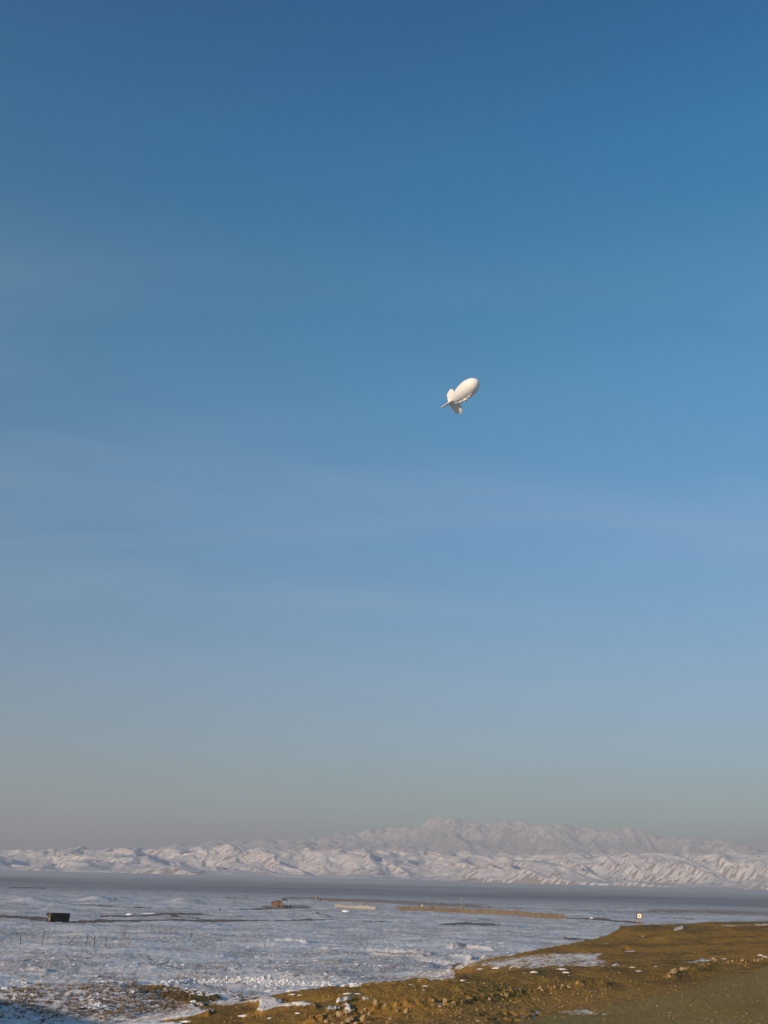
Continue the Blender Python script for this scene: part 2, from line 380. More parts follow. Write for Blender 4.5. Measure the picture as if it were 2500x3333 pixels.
# --- relief
H = GB.copy()
plain = np.clip(1 - dirt, 0, 1)
fade = np.clip(220 / np.maximum(RR, 1), 0.25, 1)
lumps = fbm(GX * 0.8, GY * 0.8, 4, 21, 0.6)
wind = fbm((GX * 0.86 + GY * 0.5) / 9.0, (GX * -0.5 + GY * 0.86) / 3.2, 4, 31)
big = fbm(GX / 26.0, GY / 26.0, 3, 41)
act = sstep(26, 40, RR) * (RR < 1500)
H += act * plain * (0.07 * lumps + 0.26 * wind + 0.55 * big)
H += act * dirt * (0.05 * fbm(GX * 1.4, GY * 1.4, 4, 51, 0.6) + 0.10 * fbm(GX / 7, GY / 7, 3, 55)) * (1 - 0.75 * road)
H += act * brush * (0.14 * np.abs(fbm(GX * 1.1, GY * 1.1, 3, 61)))
H += act * np.clip(tracks, 0, 1) * plain * -0.05
H -= act * pockets * 0.03
ruts = np.zeros(RR.shape)
for k in range(5):
    off = (GX * 0.86 - GY * 0.5) * 1.0 + 0.5 * perlin(GX / 9, GY / 9, 71)
    ruts += np.exp(-((off - 3.0 + k * 1.9) / 0.22) ** 2) * (0.11 if k % 2 else 0.16)
H -= act * road * ruts * sstep(0.0, 0.6, perlin(GX / 11 + 5, GY / 11, 73) + 0.5)
# ridges of drifted and ploughed snow, hollows
def wline(pts): return np.array([hit(u, v) for u, v in pts])
def ridge(pts, h, w, rough=0.5):
    P = wline(pts); lo = P.min(0) - 4 * w; hi = P.max(0) + 4 * w
    bb = (GX > lo[0]) & (GX < hi[0]) & (GY > lo[1]) & (GY < hi[1]); a, b = GX[bb], GY[bb]; best = np.zeros(a.shape)
    for k in range(len(P) - 1):
        d = P[k + 1] - P[k]; t = np.clip(((a - P[k][0]) * d[0] + (b - P[k][1]) * d[1]) / (d[0] ** 2 + d[1] ** 2), 0, 1)
        best = np.maximum(best, np.exp(-(((a - P[k][0] - t * d[0]) ** 2 + (b - P[k][1] - t * d[1]) ** 2) / w ** 2)))
    H[bb] += h * best * (1 - rough + rough * (0.5 + np.abs(fbm(a * 1.6, b * 1.6, 3, 81))))
ridge([(540, 3207), (600, 3202), (640, 3199), (760, 3199), (900, 3202), (1010, 3203), (1080, 3205)], 0.45, 0.6, 0.8)
ridge([(870, 3063), (940, 3070), (1000, 3077)], 0.55, 0.6, 0.3); ridge([(1060, 3088), (1150, 3091), (1280, 3098), (1400, 3105)], 0.55, 0.55, 0.3)
ridge([(1220, 3105), (1300, 3113), (1375, 3121)], 0.6, 0.55, 0.3); ridge([(1470, 3113), (1530, 3119), (1580, 3123)], 0.6, 0.55, 0.3)
ridge([(1470, 3084), (1520, 3081), (1560, 3088), (1600, 3094)], 0.9, 1.0, 0.7); ridge([(1370, 3127), (1440, 3132), (1490, 3142)], -0.5, 1.4)
ridge([(470, 3187), (530, 3183)], 0.3, 0.6); ridge([(110, 3162), (150, 3166)], 0.3, 0.6); ridge([(1640, 3147), (1700, 3150)], 0.15, 0.5)
ridge([(1020, 3326), (1130, 3310), (1200, 3295), (1300, 3282), (1400, 3270), (1480, 3260), (1560, 3248), (1640, 3238), (1700, 3234), (1780, 3221), (1850, 3215), (1960, 3209)], 0.34, 0.4, 1.0)
ridge([(1080, 3310), (1200, 3289), (1300, 3276), (1400, 3264), (1480, 3254), (1560, 3243), (1640, 3233), (1700, 3229), (1780, 3217), (1850, 3211)], -0.20, 0.6, 0.5)
ridge([(2190, 3182), (2250, 3168), (2330, 3140)], 0.25, 0.5, 0.9); ridge([(2365, 3138), (2500, 3125)], 0.2, 0.5, 0.9)
def mound(u, v, h, sx_, sy_, rmin=30):
    p = hit(u, v, rmin); H[...] += h * np.exp(-((GX - p[0]) / sx_) ** 2 - ((GY - p[1]) / sy_) ** 2)
mound(85, 2938, 2.6, 11, 16); mound(150, 2944, -0.8, 12, 14); mound(318, 2932, 2.8, 9, 16); mound(600, 2938, 2.4, 9, 14); mound(1000, 2934, 1.5, 14, 12); mound(1180, 2950, 1.2, 16, 10)
mound(1330, 2958, -0.5, 20, 10); mound(290, 3040, 0.4, 5, 7); mound(2035, 3024, 0.18, 3, 2)

ra, rb_ = np.array([-54.0, 50.0]), np.array([-30.0, 29.0]); dd = rb_ - ra                 # bank added out of view at left to shade the lower left corner
tt = np.clip(((GX - ra[0]) * dd[0] + (GY - ra[1]) * dd[1]) / (dd @ dd), 0, 1)
H += np.maximum(-1.95 - H, 0) * np.exp(-(((GX - ra[0] - tt * dd[0]) ** 2 + (GY - ra[1] - tt * dd[1]) ** 2) / 5.5 ** 2))
gme = grid_mesh('ground', GX, GY, H + EYE[2], wrap=True)
far_bare_mist = sstep(430, 2500, RR) * (0.70 + 0.16 * fbm(GX / 420, GY / 420, 4, 91)) * (1 - 0.85 * sstep(1900, 6000, RR + 700 * fbm(GX / 1100, GY / 1100, 3, 93)))  # dark far ground with the valley mist painted into its blue-grey colour
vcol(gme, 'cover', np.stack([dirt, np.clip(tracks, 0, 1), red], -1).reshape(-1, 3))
vcol(gme, 'far', np.stack([far_bare_mist, np.clip(mud - pockets - road, 0, 1), far_bare_mist], -1).reshape(-1, 3))
vcol(gme, 'kind', np.stack([road, ochre, brush], -1).reshape(-1, 3))

t = NT('ground_snow_soil'); P = t.pos()
dirt_a, track_a, red_a = t.attr('cover'); road_a, ochre_a, brush_a = t.attr('kind')
n_fine = t.noise(P, 5.5, 5, 0.65); n_mid = t.noise(P, 0.9, 6, 0.62, 0.4); n_big = t.noise(P, 0.09, 4, 0.55)
n_streak = t.noise(t.scaled(P, (0.9, 2.6, 1), R(-30)), 0.8, 6, 0.62)
# snow: clean white, thinly peppered with stubble
snow_c = t.mix(t.ramp(n_mid, 0.35, 0.7), (0.86, 0.83, 0.80), (0.74, 0.71, 0.68))
n_spk = t.noise(P, 2.4, 7, 0.78)
stub = t.math('MAXIMUM', t.math('MULTIPLY', t.ramp(n_fine, 0.52, 0.66), t.ramp(n_mid, 0.40, 0.58)), t.ramp(n_spk, 0.43, 0.56, 0.0, 0.85))
stub = t.math('MULTIPLY', stub, t.ramp(t.math('ADD', t.math('MULTIPLY', n_big, 0.5), t.math('MULTIPLY', t.noise(t.scaled(P, (0.5, 1.6, 1), R(-20)), 0.035, 3, 0.5), 0.5)), 0.42, 0.57, 0.12, 1.0))
stub = t.math('MULTIPLY', stub, t.math('ADD', 0.85, t.math('MULTIPLY', brush_a, 0.6)), clamp=True)
brushpatch = t.math('MULTIPLY', brush_a, t.ramp(n_streak, 0.47, 0.60))
snow_c = t.mix(t.math('MAXIMUM', stub, brushpatch), snow_c, (0.20, 0.13, 0.085))
# soil
soil = t.mix(t.ramp(n_mid, 0.3, 0.72), (0.36, 0.18, 0.03), (0.47, 0.255, 0.05))
soil = t.mix(t.ramp(n_big, 0.35, 0.7, 0, 0.6), soil, (0.29, 0.175, 0.04))
gravel = t.mix(t.ramp(n_fine, 0.35, 0.7), (0.28, 0.185, 0.05), (0.50, 0.35, 0.13))
soil = t.mix(t.ramp(t.noise(P, 0.22, 5, 0.6, 0.6), 0.44, 0.60, 0, 0.8), soil, (0.185, 0.112, 0.038))
soil = t.mix(t.math('MULTIPLY', ochre_a, 0.45), soil, t.mix(t.ramp(n_fine, 0.3, 0.7), (0.36, 0.19, 0.045), (0.48, 0.28, 0.09)))
soil = t.mix(t.math('MULTIPLY', road_a, t.ramp(n_big, 0.3, 0.6, 0.65, 1.0)), soil, gravel)
soil = t.mix(t.ramp(t.noise(P, 7.0, 4, 0.75), 0.52, 0.66, 0, 0.75), soil, (0.085, 0.055, 0.022))
soil = t.mix(t.ramp(t.noise(t.scaled(P, (1, 1, 1), 1.0), 5.6, 4, 0.75), 0.56, 0.68, 0, 0.6), soil, (0.50, 0.36, 0.19))
# scraps of snow on the soil
scrap = t.math('MULTIPLY', t.ramp(n_streak, 0.665, 0.70), t.ramp(n_big, 0.47, 0.56)); scrap = t.math('MULTIPLY', scrap, t.math('SUBTRACT', 1.0, road_a))
soil = t.mix(scrap, soil, (0.78, 0.79, 0.82))
edge = t.math('ADD', dirt_a, t.math('MULTIPLY', t.math('SUBTRACT', t.math('MULTIPLY', t.math('ADD', n_streak, n_spk), 0.5), 0.5), 1.7))
c = t.mix(t.ramp(edge, 0.38, 0.56), snow_c, soil)
te = t.math('ADD', track_a, t.math('MULTIPLY', t.math('SUBTRACT', n_streak, 0.5), 1.0))
c = t.mix(t.math('MULTIPLY', t.ramp(te, 0.35, 0.7), 0.9), c, (0.185, 0.125, 0.085))
c = t.mix(t.math('MULTIPLY', red_a, t.ramp(n_big, 0.3, 0.6, 0.55, 1.0)), c, (0.36, 0.235, 0.165))
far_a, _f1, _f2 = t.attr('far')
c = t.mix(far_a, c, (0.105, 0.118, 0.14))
c = t.mix(t.math('MULTIPLY', _f1, t.ramp(n_mid, 0.3, 0.7, 0.6, 0.95)), c, (0.17, 0.105, 0.035))
b1 = t.bump(n_fine, 0.5, 0.10); b2 = t.bump(n_spk, 0.45, 0.22, b1)
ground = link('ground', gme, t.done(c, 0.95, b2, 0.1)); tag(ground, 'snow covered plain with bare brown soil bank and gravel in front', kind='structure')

# ================================================================== HILLS AND MOUNTAINS
def range_mesh(name, prof, d0, d1, crest_at, n_a, n_r, base_z, seed, spur, rough, wob, strip=0.9, coarse=0.0, foot_haze=0.0):
    """a band of hills between distances d0 and d1 whose skyline follows a profile of (u, v)"""
    us = np.array([p[0] for p in prof], float); elev = []
    dc = d0 + (d1 - d0) * crest_at
    for u, v in prof: elev.append(ray(u, v)[2] * dc)
    azs = np.array([math.atan2(*dir_at(u)) for u in us])
    a = np.linspace(R(-27), R(27), n_a); rr = np.linspace(d0, d1, n_r)
    A, Q = np.meshgrid(a, rr); X, Y = np.sin(A) * Q, np.cos(A) * Q
    crest = np.interp(A, azs, elev)
    s = (Q - d0) / (d1 - d0)
    s2 = np.clip(s + wob * fbm(X / 900, Y / 900, 3, seed + 5), 0, 1)
    env = np.where(s2 < crest_at, sstep(0, 1, s2 / crest_at * 0.98) ** 0.8, 1 - 0.65 * sstep(crest_at, 1.0, s2))
    wx = X + spur * 0.35 * fbm(X / spur, Y / spur, 2, seed + 1); wy = Y + spur * 0.35 * fbm(X / spur + 9, Y / spur, 2, seed + 2)
    rd = ridged((wx * 0.92 + wy * 0.38) / spur, (wy * 0.7 - wx * 0.3) / (spur * 1.7), 5, seed, 0.42)
    rd = (rd - rd.mean()) / rd.std()
    rd2 = ridged(wx / (spur * 3.1) + 4, (wy - 0.4 * wx) / (spur * 3.6), 4, seed + 40, 0.45); rd = rd + coarse * (rd2 - rd2.mean()) / rd2.std()
    lowf = fbm(X / (spur * 3.2), Y / (spur * 2.2), 3, seed + 3)
    z = base_z + (crest - base_z) * env * (1 + 0.16 * lowf) + rough * rd * sstep(0.0, 0.3, s2) * (0.45 + 0.55 * sstep(1.05, 0.5, s2))
    z = np.where(s < 0.03, base_z - 30 + (z - base_z + 30) * sstep(-0.005, 0.03, s), z)
    # scale each direction so that its own skyline meets the profile
    top = (z / Q).max(0); want = np.interp(a, azs, np.array(elev) / dc)
    k = np.ones(n_a); ker = np.exp(-0.5 * (np.arange(-40, 41) / 14.0) ** 2); ker /= ker.sum()
    gain = np.convolve(np.pad(want - top, 40, mode='edge'), ker, 'valid')
    z += gain[None] * Q * np.clip(env, 0, 1)
    gy, gx = np.gradient(z); dx = (np.radians(54) / n_a) * Q; dy = (d1 - d0) / n_r
    sl_x, sl_y = gx / dx, gy / dy
    me = grid_mesh(name, X, Y, z + EYE[2])
    lit = -(sl_x * -sun_dir[0] + sl_y * -sun_dir[1]) * -1.0
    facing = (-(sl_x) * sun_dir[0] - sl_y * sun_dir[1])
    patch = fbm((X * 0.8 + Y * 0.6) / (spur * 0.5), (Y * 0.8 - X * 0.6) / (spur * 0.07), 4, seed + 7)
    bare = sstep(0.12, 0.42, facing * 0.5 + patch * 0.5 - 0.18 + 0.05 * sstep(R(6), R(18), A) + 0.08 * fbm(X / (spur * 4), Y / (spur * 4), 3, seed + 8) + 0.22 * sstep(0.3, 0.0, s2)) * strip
    bare = np.clip(bare + foot_haze * sstep(0.66, 0.36, s2 + 0.10 * fbm(X / 500, Y / 500, 3, seed + 9)), 0, 1)  # haze over the lower mountain slopes, put into the colour as a darker tone
    vcol(me, 'bare', np.stack([bare, facing, s2], -1).reshape(-1, 3))
    return me
t = NT('snow_hills'); P = t.pos(); bare_a, fa, sa = t.attr('bare')
nn = t.noise(P, 0.012, 6, 0.65); n2 = t.noise(t.scaled(P, (1, 0.4, 0.6), 0.6), 0.02, 5, 0.65)
cc = t.mix(t.ramp(nn, 0.35, 0.7), (0.73, 0.68, 0.655), (0.61, 0.565, 0.545))
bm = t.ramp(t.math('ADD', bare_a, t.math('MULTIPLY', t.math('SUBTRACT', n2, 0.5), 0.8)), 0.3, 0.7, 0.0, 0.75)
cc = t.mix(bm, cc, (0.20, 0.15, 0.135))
hill_mat = t.done(cc, 0.95, t.bump(nn, 0.5, 12.0), 0.05)
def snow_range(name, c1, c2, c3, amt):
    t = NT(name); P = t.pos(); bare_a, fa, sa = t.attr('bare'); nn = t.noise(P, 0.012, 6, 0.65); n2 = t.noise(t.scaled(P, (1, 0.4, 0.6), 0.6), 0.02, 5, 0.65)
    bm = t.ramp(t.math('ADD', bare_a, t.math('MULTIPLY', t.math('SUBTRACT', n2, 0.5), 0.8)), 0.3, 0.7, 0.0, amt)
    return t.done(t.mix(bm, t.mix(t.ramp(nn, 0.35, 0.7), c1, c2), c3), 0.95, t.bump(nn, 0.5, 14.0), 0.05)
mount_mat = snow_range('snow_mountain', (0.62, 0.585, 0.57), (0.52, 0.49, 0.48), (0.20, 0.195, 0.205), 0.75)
hills_prof = [(-700, 2770), (0, 2766), (60, 2766), (120, 2770), (180, 2763), (270, 2757), (330, 2760), (500, 2762), (640, 2758), (700, 2751), (750, 2751), (820, 2760), (900, 2768), (1000, 2768),
              (1130, 2764), (1200, 2768), (1350, 2771), (1500, 2773), (1700, 2780), (1850, 2778), (2000, 2780), (2150, 2776), (2300, 2778), (2500, 2775), (3200, 2780)]
mount_prof = [(-700, 2800), (0, 2795), (400, 2775), (520, 2752), (560, 2742), (600, 2745), (640, 2752), (690, 2736), (730, 2735), (780, 2733), (830, 2741), (900, 2734), (1000, 2724), (1015, 2722), (1030, 2732), (1100, 2717),
              (1200, 2702), (1290, 2697), (1340, 2684), (1400, 2668), (1435, 2662), (1480, 2664), (1540, 2680), (1600, 2678), (1650, 2677), (1750, 2685), (1850, 2690), (1950, 2695), (2050, 2702), (2100, 2708),
              (2180, 2722), (2300, 2730), (2400, 2738), (2470, 2748), (2520, 2760), (3200, 2790)]
hills = link('snowy_hills', range_mesh('hills', hills_prof, 6500, 8900, 0.72, 1100, 260, -9, 200, 270, 11.5, 0.2, 0.9, 0.9), hill_mat)
tag(hills, 'low range of snow covered ridges beyond the hazy plain', kind='structure')
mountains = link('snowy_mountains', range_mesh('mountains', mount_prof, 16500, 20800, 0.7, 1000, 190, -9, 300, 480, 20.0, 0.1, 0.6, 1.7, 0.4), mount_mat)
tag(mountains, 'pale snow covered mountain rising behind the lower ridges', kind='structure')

# ================================================================== HAZE
hb = MB().box((0, 0, 0), (1, 1, 1)).mesh('haze')
haze = link('haze', hb); tag(haze, 'thin pale winter haze over the plain', kind='stuff')
haze.scale = (78000, 78000, 1080); haze.location = (0, 0, 1080 / 2 - 62)
hm = bpy.data.materials.new('haze_air'); hm.use_nodes = True; hn = hm.node_tree.nodes; hn.clear()
ho = hn.new('ShaderNodeOutputMaterial'); pv = hn.new('ShaderNodeVolumePrincipled')
pv.inputs['Color'].default_value = (0.535, 0.56, 0.605, 1); pv.inputs['Density'].default_value = 8.8e-5; pv.inputs['Anisotropy'].default_value = 0.1
hm.node_tree.links.new(pv.outputs[0], ho.inputs['Volume']); hb.materials.append(hm)
# ================================================================== OBJECTS
white_fabric = simple('white_coated_fabric', (0.70, 0.69, 0.66), (0.66, 0.65, 0.62), 0.4, 0.55, 0.0, spec=0.35)
grey_fabric = simple('grey_panel_fabric', (0.68, 0.66, 0.60), (0.64, 0.62, 0.56), 0.4, 0.6)
payload_mat = simple('payload_shell', (0.72, 0.66, 0.55), (0.60, 0.54, 0.45), 1.5, 0.5)
black_paint = simple('black_green_paint', (0.020, 0.021, 0.020), (0.030, 0.028, 0.024), 1.2, 0.7, 0.01)
dark_steel = simple('dark_steel', (0.03, 0.026, 0.022), (0.06, 0.045, 0.035), 6, 0.75)
olive_paint = simple('worn_olive_paint', (0.17, 0.125, 0.035), (0.10, 0.08, 0.03), 1.6, 0.7, 0.01)
blue_paint = simple('dark_blue_paint', (0.03, 0.03, 0.045), (0.06, 0.055, 0.06), 1.6, 0.7)
cream_paint = simple('cream_paint', (0.80, 0.76, 0.62), (0.74, 0.70, 0.56), 3, 0.7)
char_paint = simple('charcoal_paint', (0.035, 0.028, 0.018), (0.05, 0.04, 0.028), 3, 0.8)
red_wood = simple('reddish_timber', (0.42, 0.24, 0.16), (0.34, 0.20, 0.14), 5, 0.85, 0.004)
t = NT('tan_barrier_cloth'); P = t.obj(); oi = t.new('ShaderNodeObjectInfo')
barrier_cloth = t.done(t.mix(t.ramp(t.noise(P, 1.1, 5), 0.3, 0.7), t.mix(oi.outputs['Random'], (0.215, 0.165, 0.11), (0.13, 0.10, 0.07)), (0.16, 0.122, 0.085)), 0.95, t.bump(t.noise(P, 4, 5), 0.6, 0.05))
pale_earth = simple('pale_earth', (0.40, 0.36, 0.33), (0.29, 0.26, 0.235), 0.5, 0.95, 0.08, 2)
mud_brick = simple('mud_brick', (0.24, 0.155, 0.09), (0.17, 0.115, 0.075), 0.9, 0.95, 0.08, 3)
dark_earth = simple('dark_earth', (0.10, 0.085, 0.085), (0.15, 0.12, 0.11), 0.4, 0.95, 0.1, 1.5)
blue_tarp = simple('dark_blue_tarp', (0.05, 0.07, 0.12), (0.07, 0.09, 0.14), 1.0, 0.8)
snow_mat = simple('packed_snow', (0.82, 0.82, 0.84), (0.70, 0.71, 0.74), 5, 0.9, 0.03, 9)
twig_mat = simple('dry_twigs', (0.12, 0.085, 0.055), (0.19, 0.135, 0.085), 3, 0.95)
grass_mat = simple('dry_grass', (0.20, 0.135, 0.08), (0.29, 0.20, 0.12), 1.0, 0.95)
post_mat = simple('rusty_picket_steel', (0.035, 0.027, 0.022), (0.06, 0.042, 0.032), 5, 0.85)
t = NT('rubble_stone'); P = t.obj(); oi = t.new('ShaderNodeObjectInfo')
c0 = t.mix(oi.outputs['Random'], (0.36, 0.23, 0.10), (0.46, 0.33, 0.19))
stone_mat = t.done(t.mix(t.ramp(t.noise(P, 2.5, 5), 0.35, 0.7), c0, (0.30, 0.21, 0.12)), 0.95, t.bump(t.noise(P, 6, 5), 0.6, 0.05))

def put_on_ground(u, v, rmin=30):
    p = hit(u, v, rmin); return p
# true surface height (with relief) by looking into the ground grid
_angr = np.radians(ang)
def surf_z(x, y):
    r = math.hypot(x, y); a = math.atan2(x, y)
    i = int(np.clip(np.searchsorted(rad, r) - 1, 0, len(rad) - 2)); j = int(np.clip(np.searchsorted(_angr, a) - 1, 0, len(ang) - 2))
    fr = (r - rad[i]) / (rad[i + 1] - rad[i]); fa_ = (a - _angr[j]) / (_angr[j + 1] - _angr[j])
    h = H[i, j] * (1 - fr) * (1 - fa_) + H[i + 1, j] * fr * (1 - fa_) + H[i, j + 1] * (1 - fr) * fa_ + H[i + 1, j + 1] * fr * fa_
    return float(h) + EYE[2]
def spot(u, v, rmin=30):
    p = hit(u, v, rmin); return Vector((p[0], p[1], surf_z(p[0], p[1])))

# ---------------------------------------------------------------- the white aerostat
AL, AR = 33.0, 5.9
def hull_r(x):
    s = np.clip((AL / 2 - x) / AL, 0, 1); f = s ** 0.5 * (1 - s) ** 0.98
    sm = 0.5 / 1.48; return AR * f / (sm ** 0.5 * (1 - sm) ** 0.98)
aer_p = at(1506, 1279, 615)
aer = empty('aerostat', aer_p)
head = math.atan2(-0.85, 0.53)
aer.rotation_mode = 'QUATERNION'
aer.rotation_quaternion = (Matrix.Rotation(head, 3, 'Z') @ Matrix.Rotation(R(-7), 3, 'Y') @ Matrix.Rotation(R(0), 3, 'X')).to_quaternion()
tag(aer, 'white tethered balloon shaped like a blimp with three tail fins, floating in the sky', 'aerostat')
m = MB(); ns, nc = 44, 56; vsx = []
for i in range(ns + 1):
    s = (0.5 - 0.5 * math.cos(math.pi * i / ns)); x = AL / 2 - s * AL; r = float(hull_r(x))
    for k in range(nc):
        th = 2 * math.pi * k / nc; vsx.append((x, r * math.cos(th), r * math.sin(th)))
m.add(vsx, [(i * nc + k, i * nc + (k + 1) % nc, (i + 1) * nc + (k + 1) % nc, (i + 1) * nc + k) for i in range(ns) for k in range(nc)])
hull = link('hull', m.mesh('hull', True), white_fabric, aer)
m = MB(); m.rod((AL / 2 - 0.55, 0, 0), (AL / 2 + 0.12, 0, 0), 1.5, 0.7, 16); link('nose_cap', m.mesh('nose_cap'), white_fabric, hull)
FIN = [(-7.4, 2.2), (-10.5, 8.6), (-13.0, 10.4), (-17.3, 8.5), (-16.3, 0.5)]
def fin_mesh():
    m = MB(); pts = FIN; n = len(pts); cx = sum(p[0] for p in pts) / n; cr = sum(p[1] for p in pts) / n
    vs_ = []
    for sgn in (1, -1):
        for (x, r_) in pts: vs_.append((x, sgn * (0.34 - 0.018 * r_), r_))
        for (x, r_) in pts: vs_.append((cx + (x - cx) * 0.82, sgn * (0.62 - 0.03 * r_), cr + (r_ - cr) * 0.82))
    f = []
    for b, flip in ((0, False), (2 * n, True)):
        for i in range(n):
            q = (b + i, b + (i + 1) % n, b + n + (i + 1) % n, b + n + i); f.append(q[::-1] if flip else q)
        q = tuple(b + n + i for i in range(n)); f.append(q[::-1] if flip else q)
    for i in range(n): f.append((2 * n + i, 2 * n + (i + 1) % n, (i + 1) % n, i))
    return m.add(vs_, f).mesh('fin')
def fin_rim():
    m = MB()
    for i in range(len(FIN) - 1):
        a, b = FIN[i], FIN[i + 1]; m.rod((a[0], 0, a[1]), (b[0], 0, b[1]), 0.28, 0.26, 10)
    return m.mesh('edge_tube', True)
fm, fr_ = fin_mesh(), fin_rim()
for k, lab in ((0, None), (1, None), (2, None)):
    fo = link('fin', fm, grey_fabric, aer); fo.rotation_euler = (R(127) * (0, 1, -1)[k], 0, 0)
    link('edge_tube', fr_, white_fabric, fo)
m = MB(); xs = np.linspace(-12.5, 9.5, 26)
for i in range(len(xs) - 1):
    m.rod((xs[i], 0, -hull_r(xs[i]) - 0.22), (xs[i + 1], 0, -hull_r(xs[i + 1]) - 0.22), 0.26, 0.26, 8)
link('keel_tube', m.mesh('keel_tube', True), white_fabric, aer)
for x, d in ((2.2, (2.4, 1.5, 1.5)), (-2.6, (1.8, 1.1, 0.9)), (6.2, (1.3, 1.0, 0.8))):
    z = -hull_r(x) - 0.25 - d[2] / 2
    pl = link('payload', MB().box((x, 0, z), d, taper=1.15).mesh('payload'), payload_mat, aer)
    link('mount', MB().box((x, 0, z + d[2] / 2 + 0.1), (d[0] * 0.5, d[1] * 0.5, 0.5)).mesh('mount'), payload_mat, pl)

# ---------------------------------------------------------------- shipping container
cp = spot(163.4, 3000.5); dL = Vector((0.66, 0.75, 0)); dW = Vector((-0.75, 0.66, 0))
ctr = cp + dL * 3.03 + dW * 1.22
con = empty('shipping_container', (ctr.x, ctr.y, surf_z(ctr.x, ctr.y) - 0.02), (0, R(1.6), math.atan2(0.75, 0.66)))
tag(con, 'dark shipping container with worn olive doors standing alone on the snow', 'container')
L_, W_, H_ = 6.06, 2.44, 2.59
def corrugated(y, out):
    m = MB(); n = 22; x0, x1 = -L_ / 2 + 0.12, L_ / 2 - 0.12; pts = []
    for i in range(n):
        for f, d in ((0.0, 0), (0.28, 0), (0.5, 1), (0.78, 1)):
            pts.append((x0 + (x1 - x0) * (i + f) / n, y - out * 0.045 * d))
    pts.append((x1, y)); k = len(pts)
    vs_ = [(p[0], p[1], 0.16) for p in pts] + [(p[0], p[1], H_ - 0.12) for p in pts]
    return m.add(vs_, [(i, i + 1, k + i + 1, k + i) for i in range(k - 1)]).mesh('side_wall')
for y, o_ in ((-W_ / 2 + 0.01, -1), (W_ / 2 - 0.01, 1)): link('side_wall', corrugated(y, o_), black_paint, con)
link('roof', MB().box((0, 0, H_ - 0.045), (L_ - 0.05, W_ - 0.05, 0.05)).mesh('roof'), black_paint, con)
link('end_wall', MB().box((L_ / 2 - 0.06, 0, H_ / 2), (0.05, W_ - 0.24, H_ - 0.26)).mesh('end_wall'), black_paint, con)
link('floor', MB().box((0, 0, 0.09), (L_ - 0.1, W_ - 0.1, 0.12)).mesh('floor'), black_paint, con)
post_me = MB().box((0, 0, H_ / 2), (0.15, 0.15, H_)).mesh('corner_post')
for a in (-1, 1):
    for b in (-1, 1): link('corner_post', post_me, black_paint, con, (a * (L_ / 2 - 0.07), b * (W_ / 2 - 0.07), 0))
    for z in (0.07, H_ - 0.07):
        link('side_rail', MB().box((0, a * (W_ / 2 - 0.05), z), (L_ - 0.3, 0.11, 0.14)).mesh('side_rail'), black_paint, con)
        link('end_rail', MB().box((a * (L_ / 2 - 0.06), 0, z), (0.11, W_ - 0.3, 0.14)).mesh('end_rail'), black_paint, con)
for b, dm in ((-1, olive_paint), (1, blue_paint)):
    dr = link('door', MB().box((-L_ / 2 + 0.05, b * 0.55, H_ / 2), (0.06, 1.05, H_ - 0.3)).mesh('door'), dm, con)
    for q in (0.28, 0.8):
        link('locking_bar', MB().rod((-L_ / 2 - 0.02, b * q, 0.18), (-L_ / 2 - 0.02, b * q, H_ - 0.18), 0.03).mesh('locking_bar'), dark_steel, dr)
    if b < 0:
        for q in (0.35, 0.72): link('sticker', MB().box((-L_ / 2 + 0.012, b * q, 1.02), (0.012, 0.26, 0.30)).mesh('sticker'), cream_paint, dr)
    else:
        link('sticker', MB().box((-L_ / 2 + 0.012, 0.45, 1.55), (0.012, 0.22, 0.34)).mesh('sticker'), cream_paint, dr)
        link('sticker', MB().box((-L_ / 2 + 0.012, 0.62, 1.25), (0.012, 0.16, 0.2)).mesh('sticker'), cream_paint, dr)

# ---------------------------------------------------------------- fence pickets
def picket(b, tp, rr, label, group):
    p = spot(*b); d = math.hypot(p.x, p.y); top = Vector(at(tp[0], tp[1], d)); axis = top - p
    e = empty('fence_post', p); tag(e, label, 'fence post', group)
    m = MB(); m.rod(-axis * 0.15, axis, rr, rr * 0.9, 6); link('shaft', m.mesh('shaft'), post_mat, e)
    link('cap', MB().rod(axis * 0.97, axis * 1.01, rr * 1.5, rr * 1.5, 6).mesh('cap'), post_mat, e)
G1 = 'old fence pickets in the snow field'
for b, tp, lab in (((67, 3076.7), (67.5, 3044), 'upright dark picket nearest the left edge of the snow field'),
                   ((135.2, 3080.8), (145.6, 3033.8), 'tall dark picket leaning slightly right, second from the left edge'),
                   ((217.2, 3081), (242.5, 3050.6), 'dark picket leaning far over to the right in the snow field'),
                   ((280.6, 3084.4), (287, 3041), 'tall dark picket right of the far-leaning one, tilted slightly right'),
                   ((306.4, 3086.3), (309.3, 3047), 'upright dark picket, middle of the three close together'),
                   ((343, 3088), (346.2, 3051.4), 'dark picket last of the near row, left of the bare bush')):
    picket(b, tp, 0.062, lab, G1)
picket((368.4, 3078.4), (369.6, 3054), 0.03, 'very thin pale rod just left of the bare bush', G1)
G2 = 'far fence pickets'
for b, tp, lab in (((493, 3025), (493, 3006), 'thin far picket right of the bare bush, leftmost of its row'), ((518, 3028), (518.6, 3012), 'thin far picket second in the row right of the bare bush'),
                   ((540, 3034), (540.5, 3016), 'thin far picket third in the row right of the bare bush'), ((557, 3036), (557.4, 3016), 'thin far picket fourth in the row right of the bare bush'),
                   ((622, 3053), (622.6, 3029), 'thin far picket rightmost in the row right of the bare bush'), ((56, 2984), (56.3, 2967), 'thin far picket left of the dark container, the farther one'),
                   ((87, 2982), (87.3, 2968), 'thin far picket left of the dark container, the nearer one'), ((228, 2987), (228.3, 2972), 'thin far picket just right of the dark container'),
                   ((255, 2987), (255.4, 2975), 'short far picket second to the right of the dark container')):
    picket(b, tp, 0.05, lab, G2)

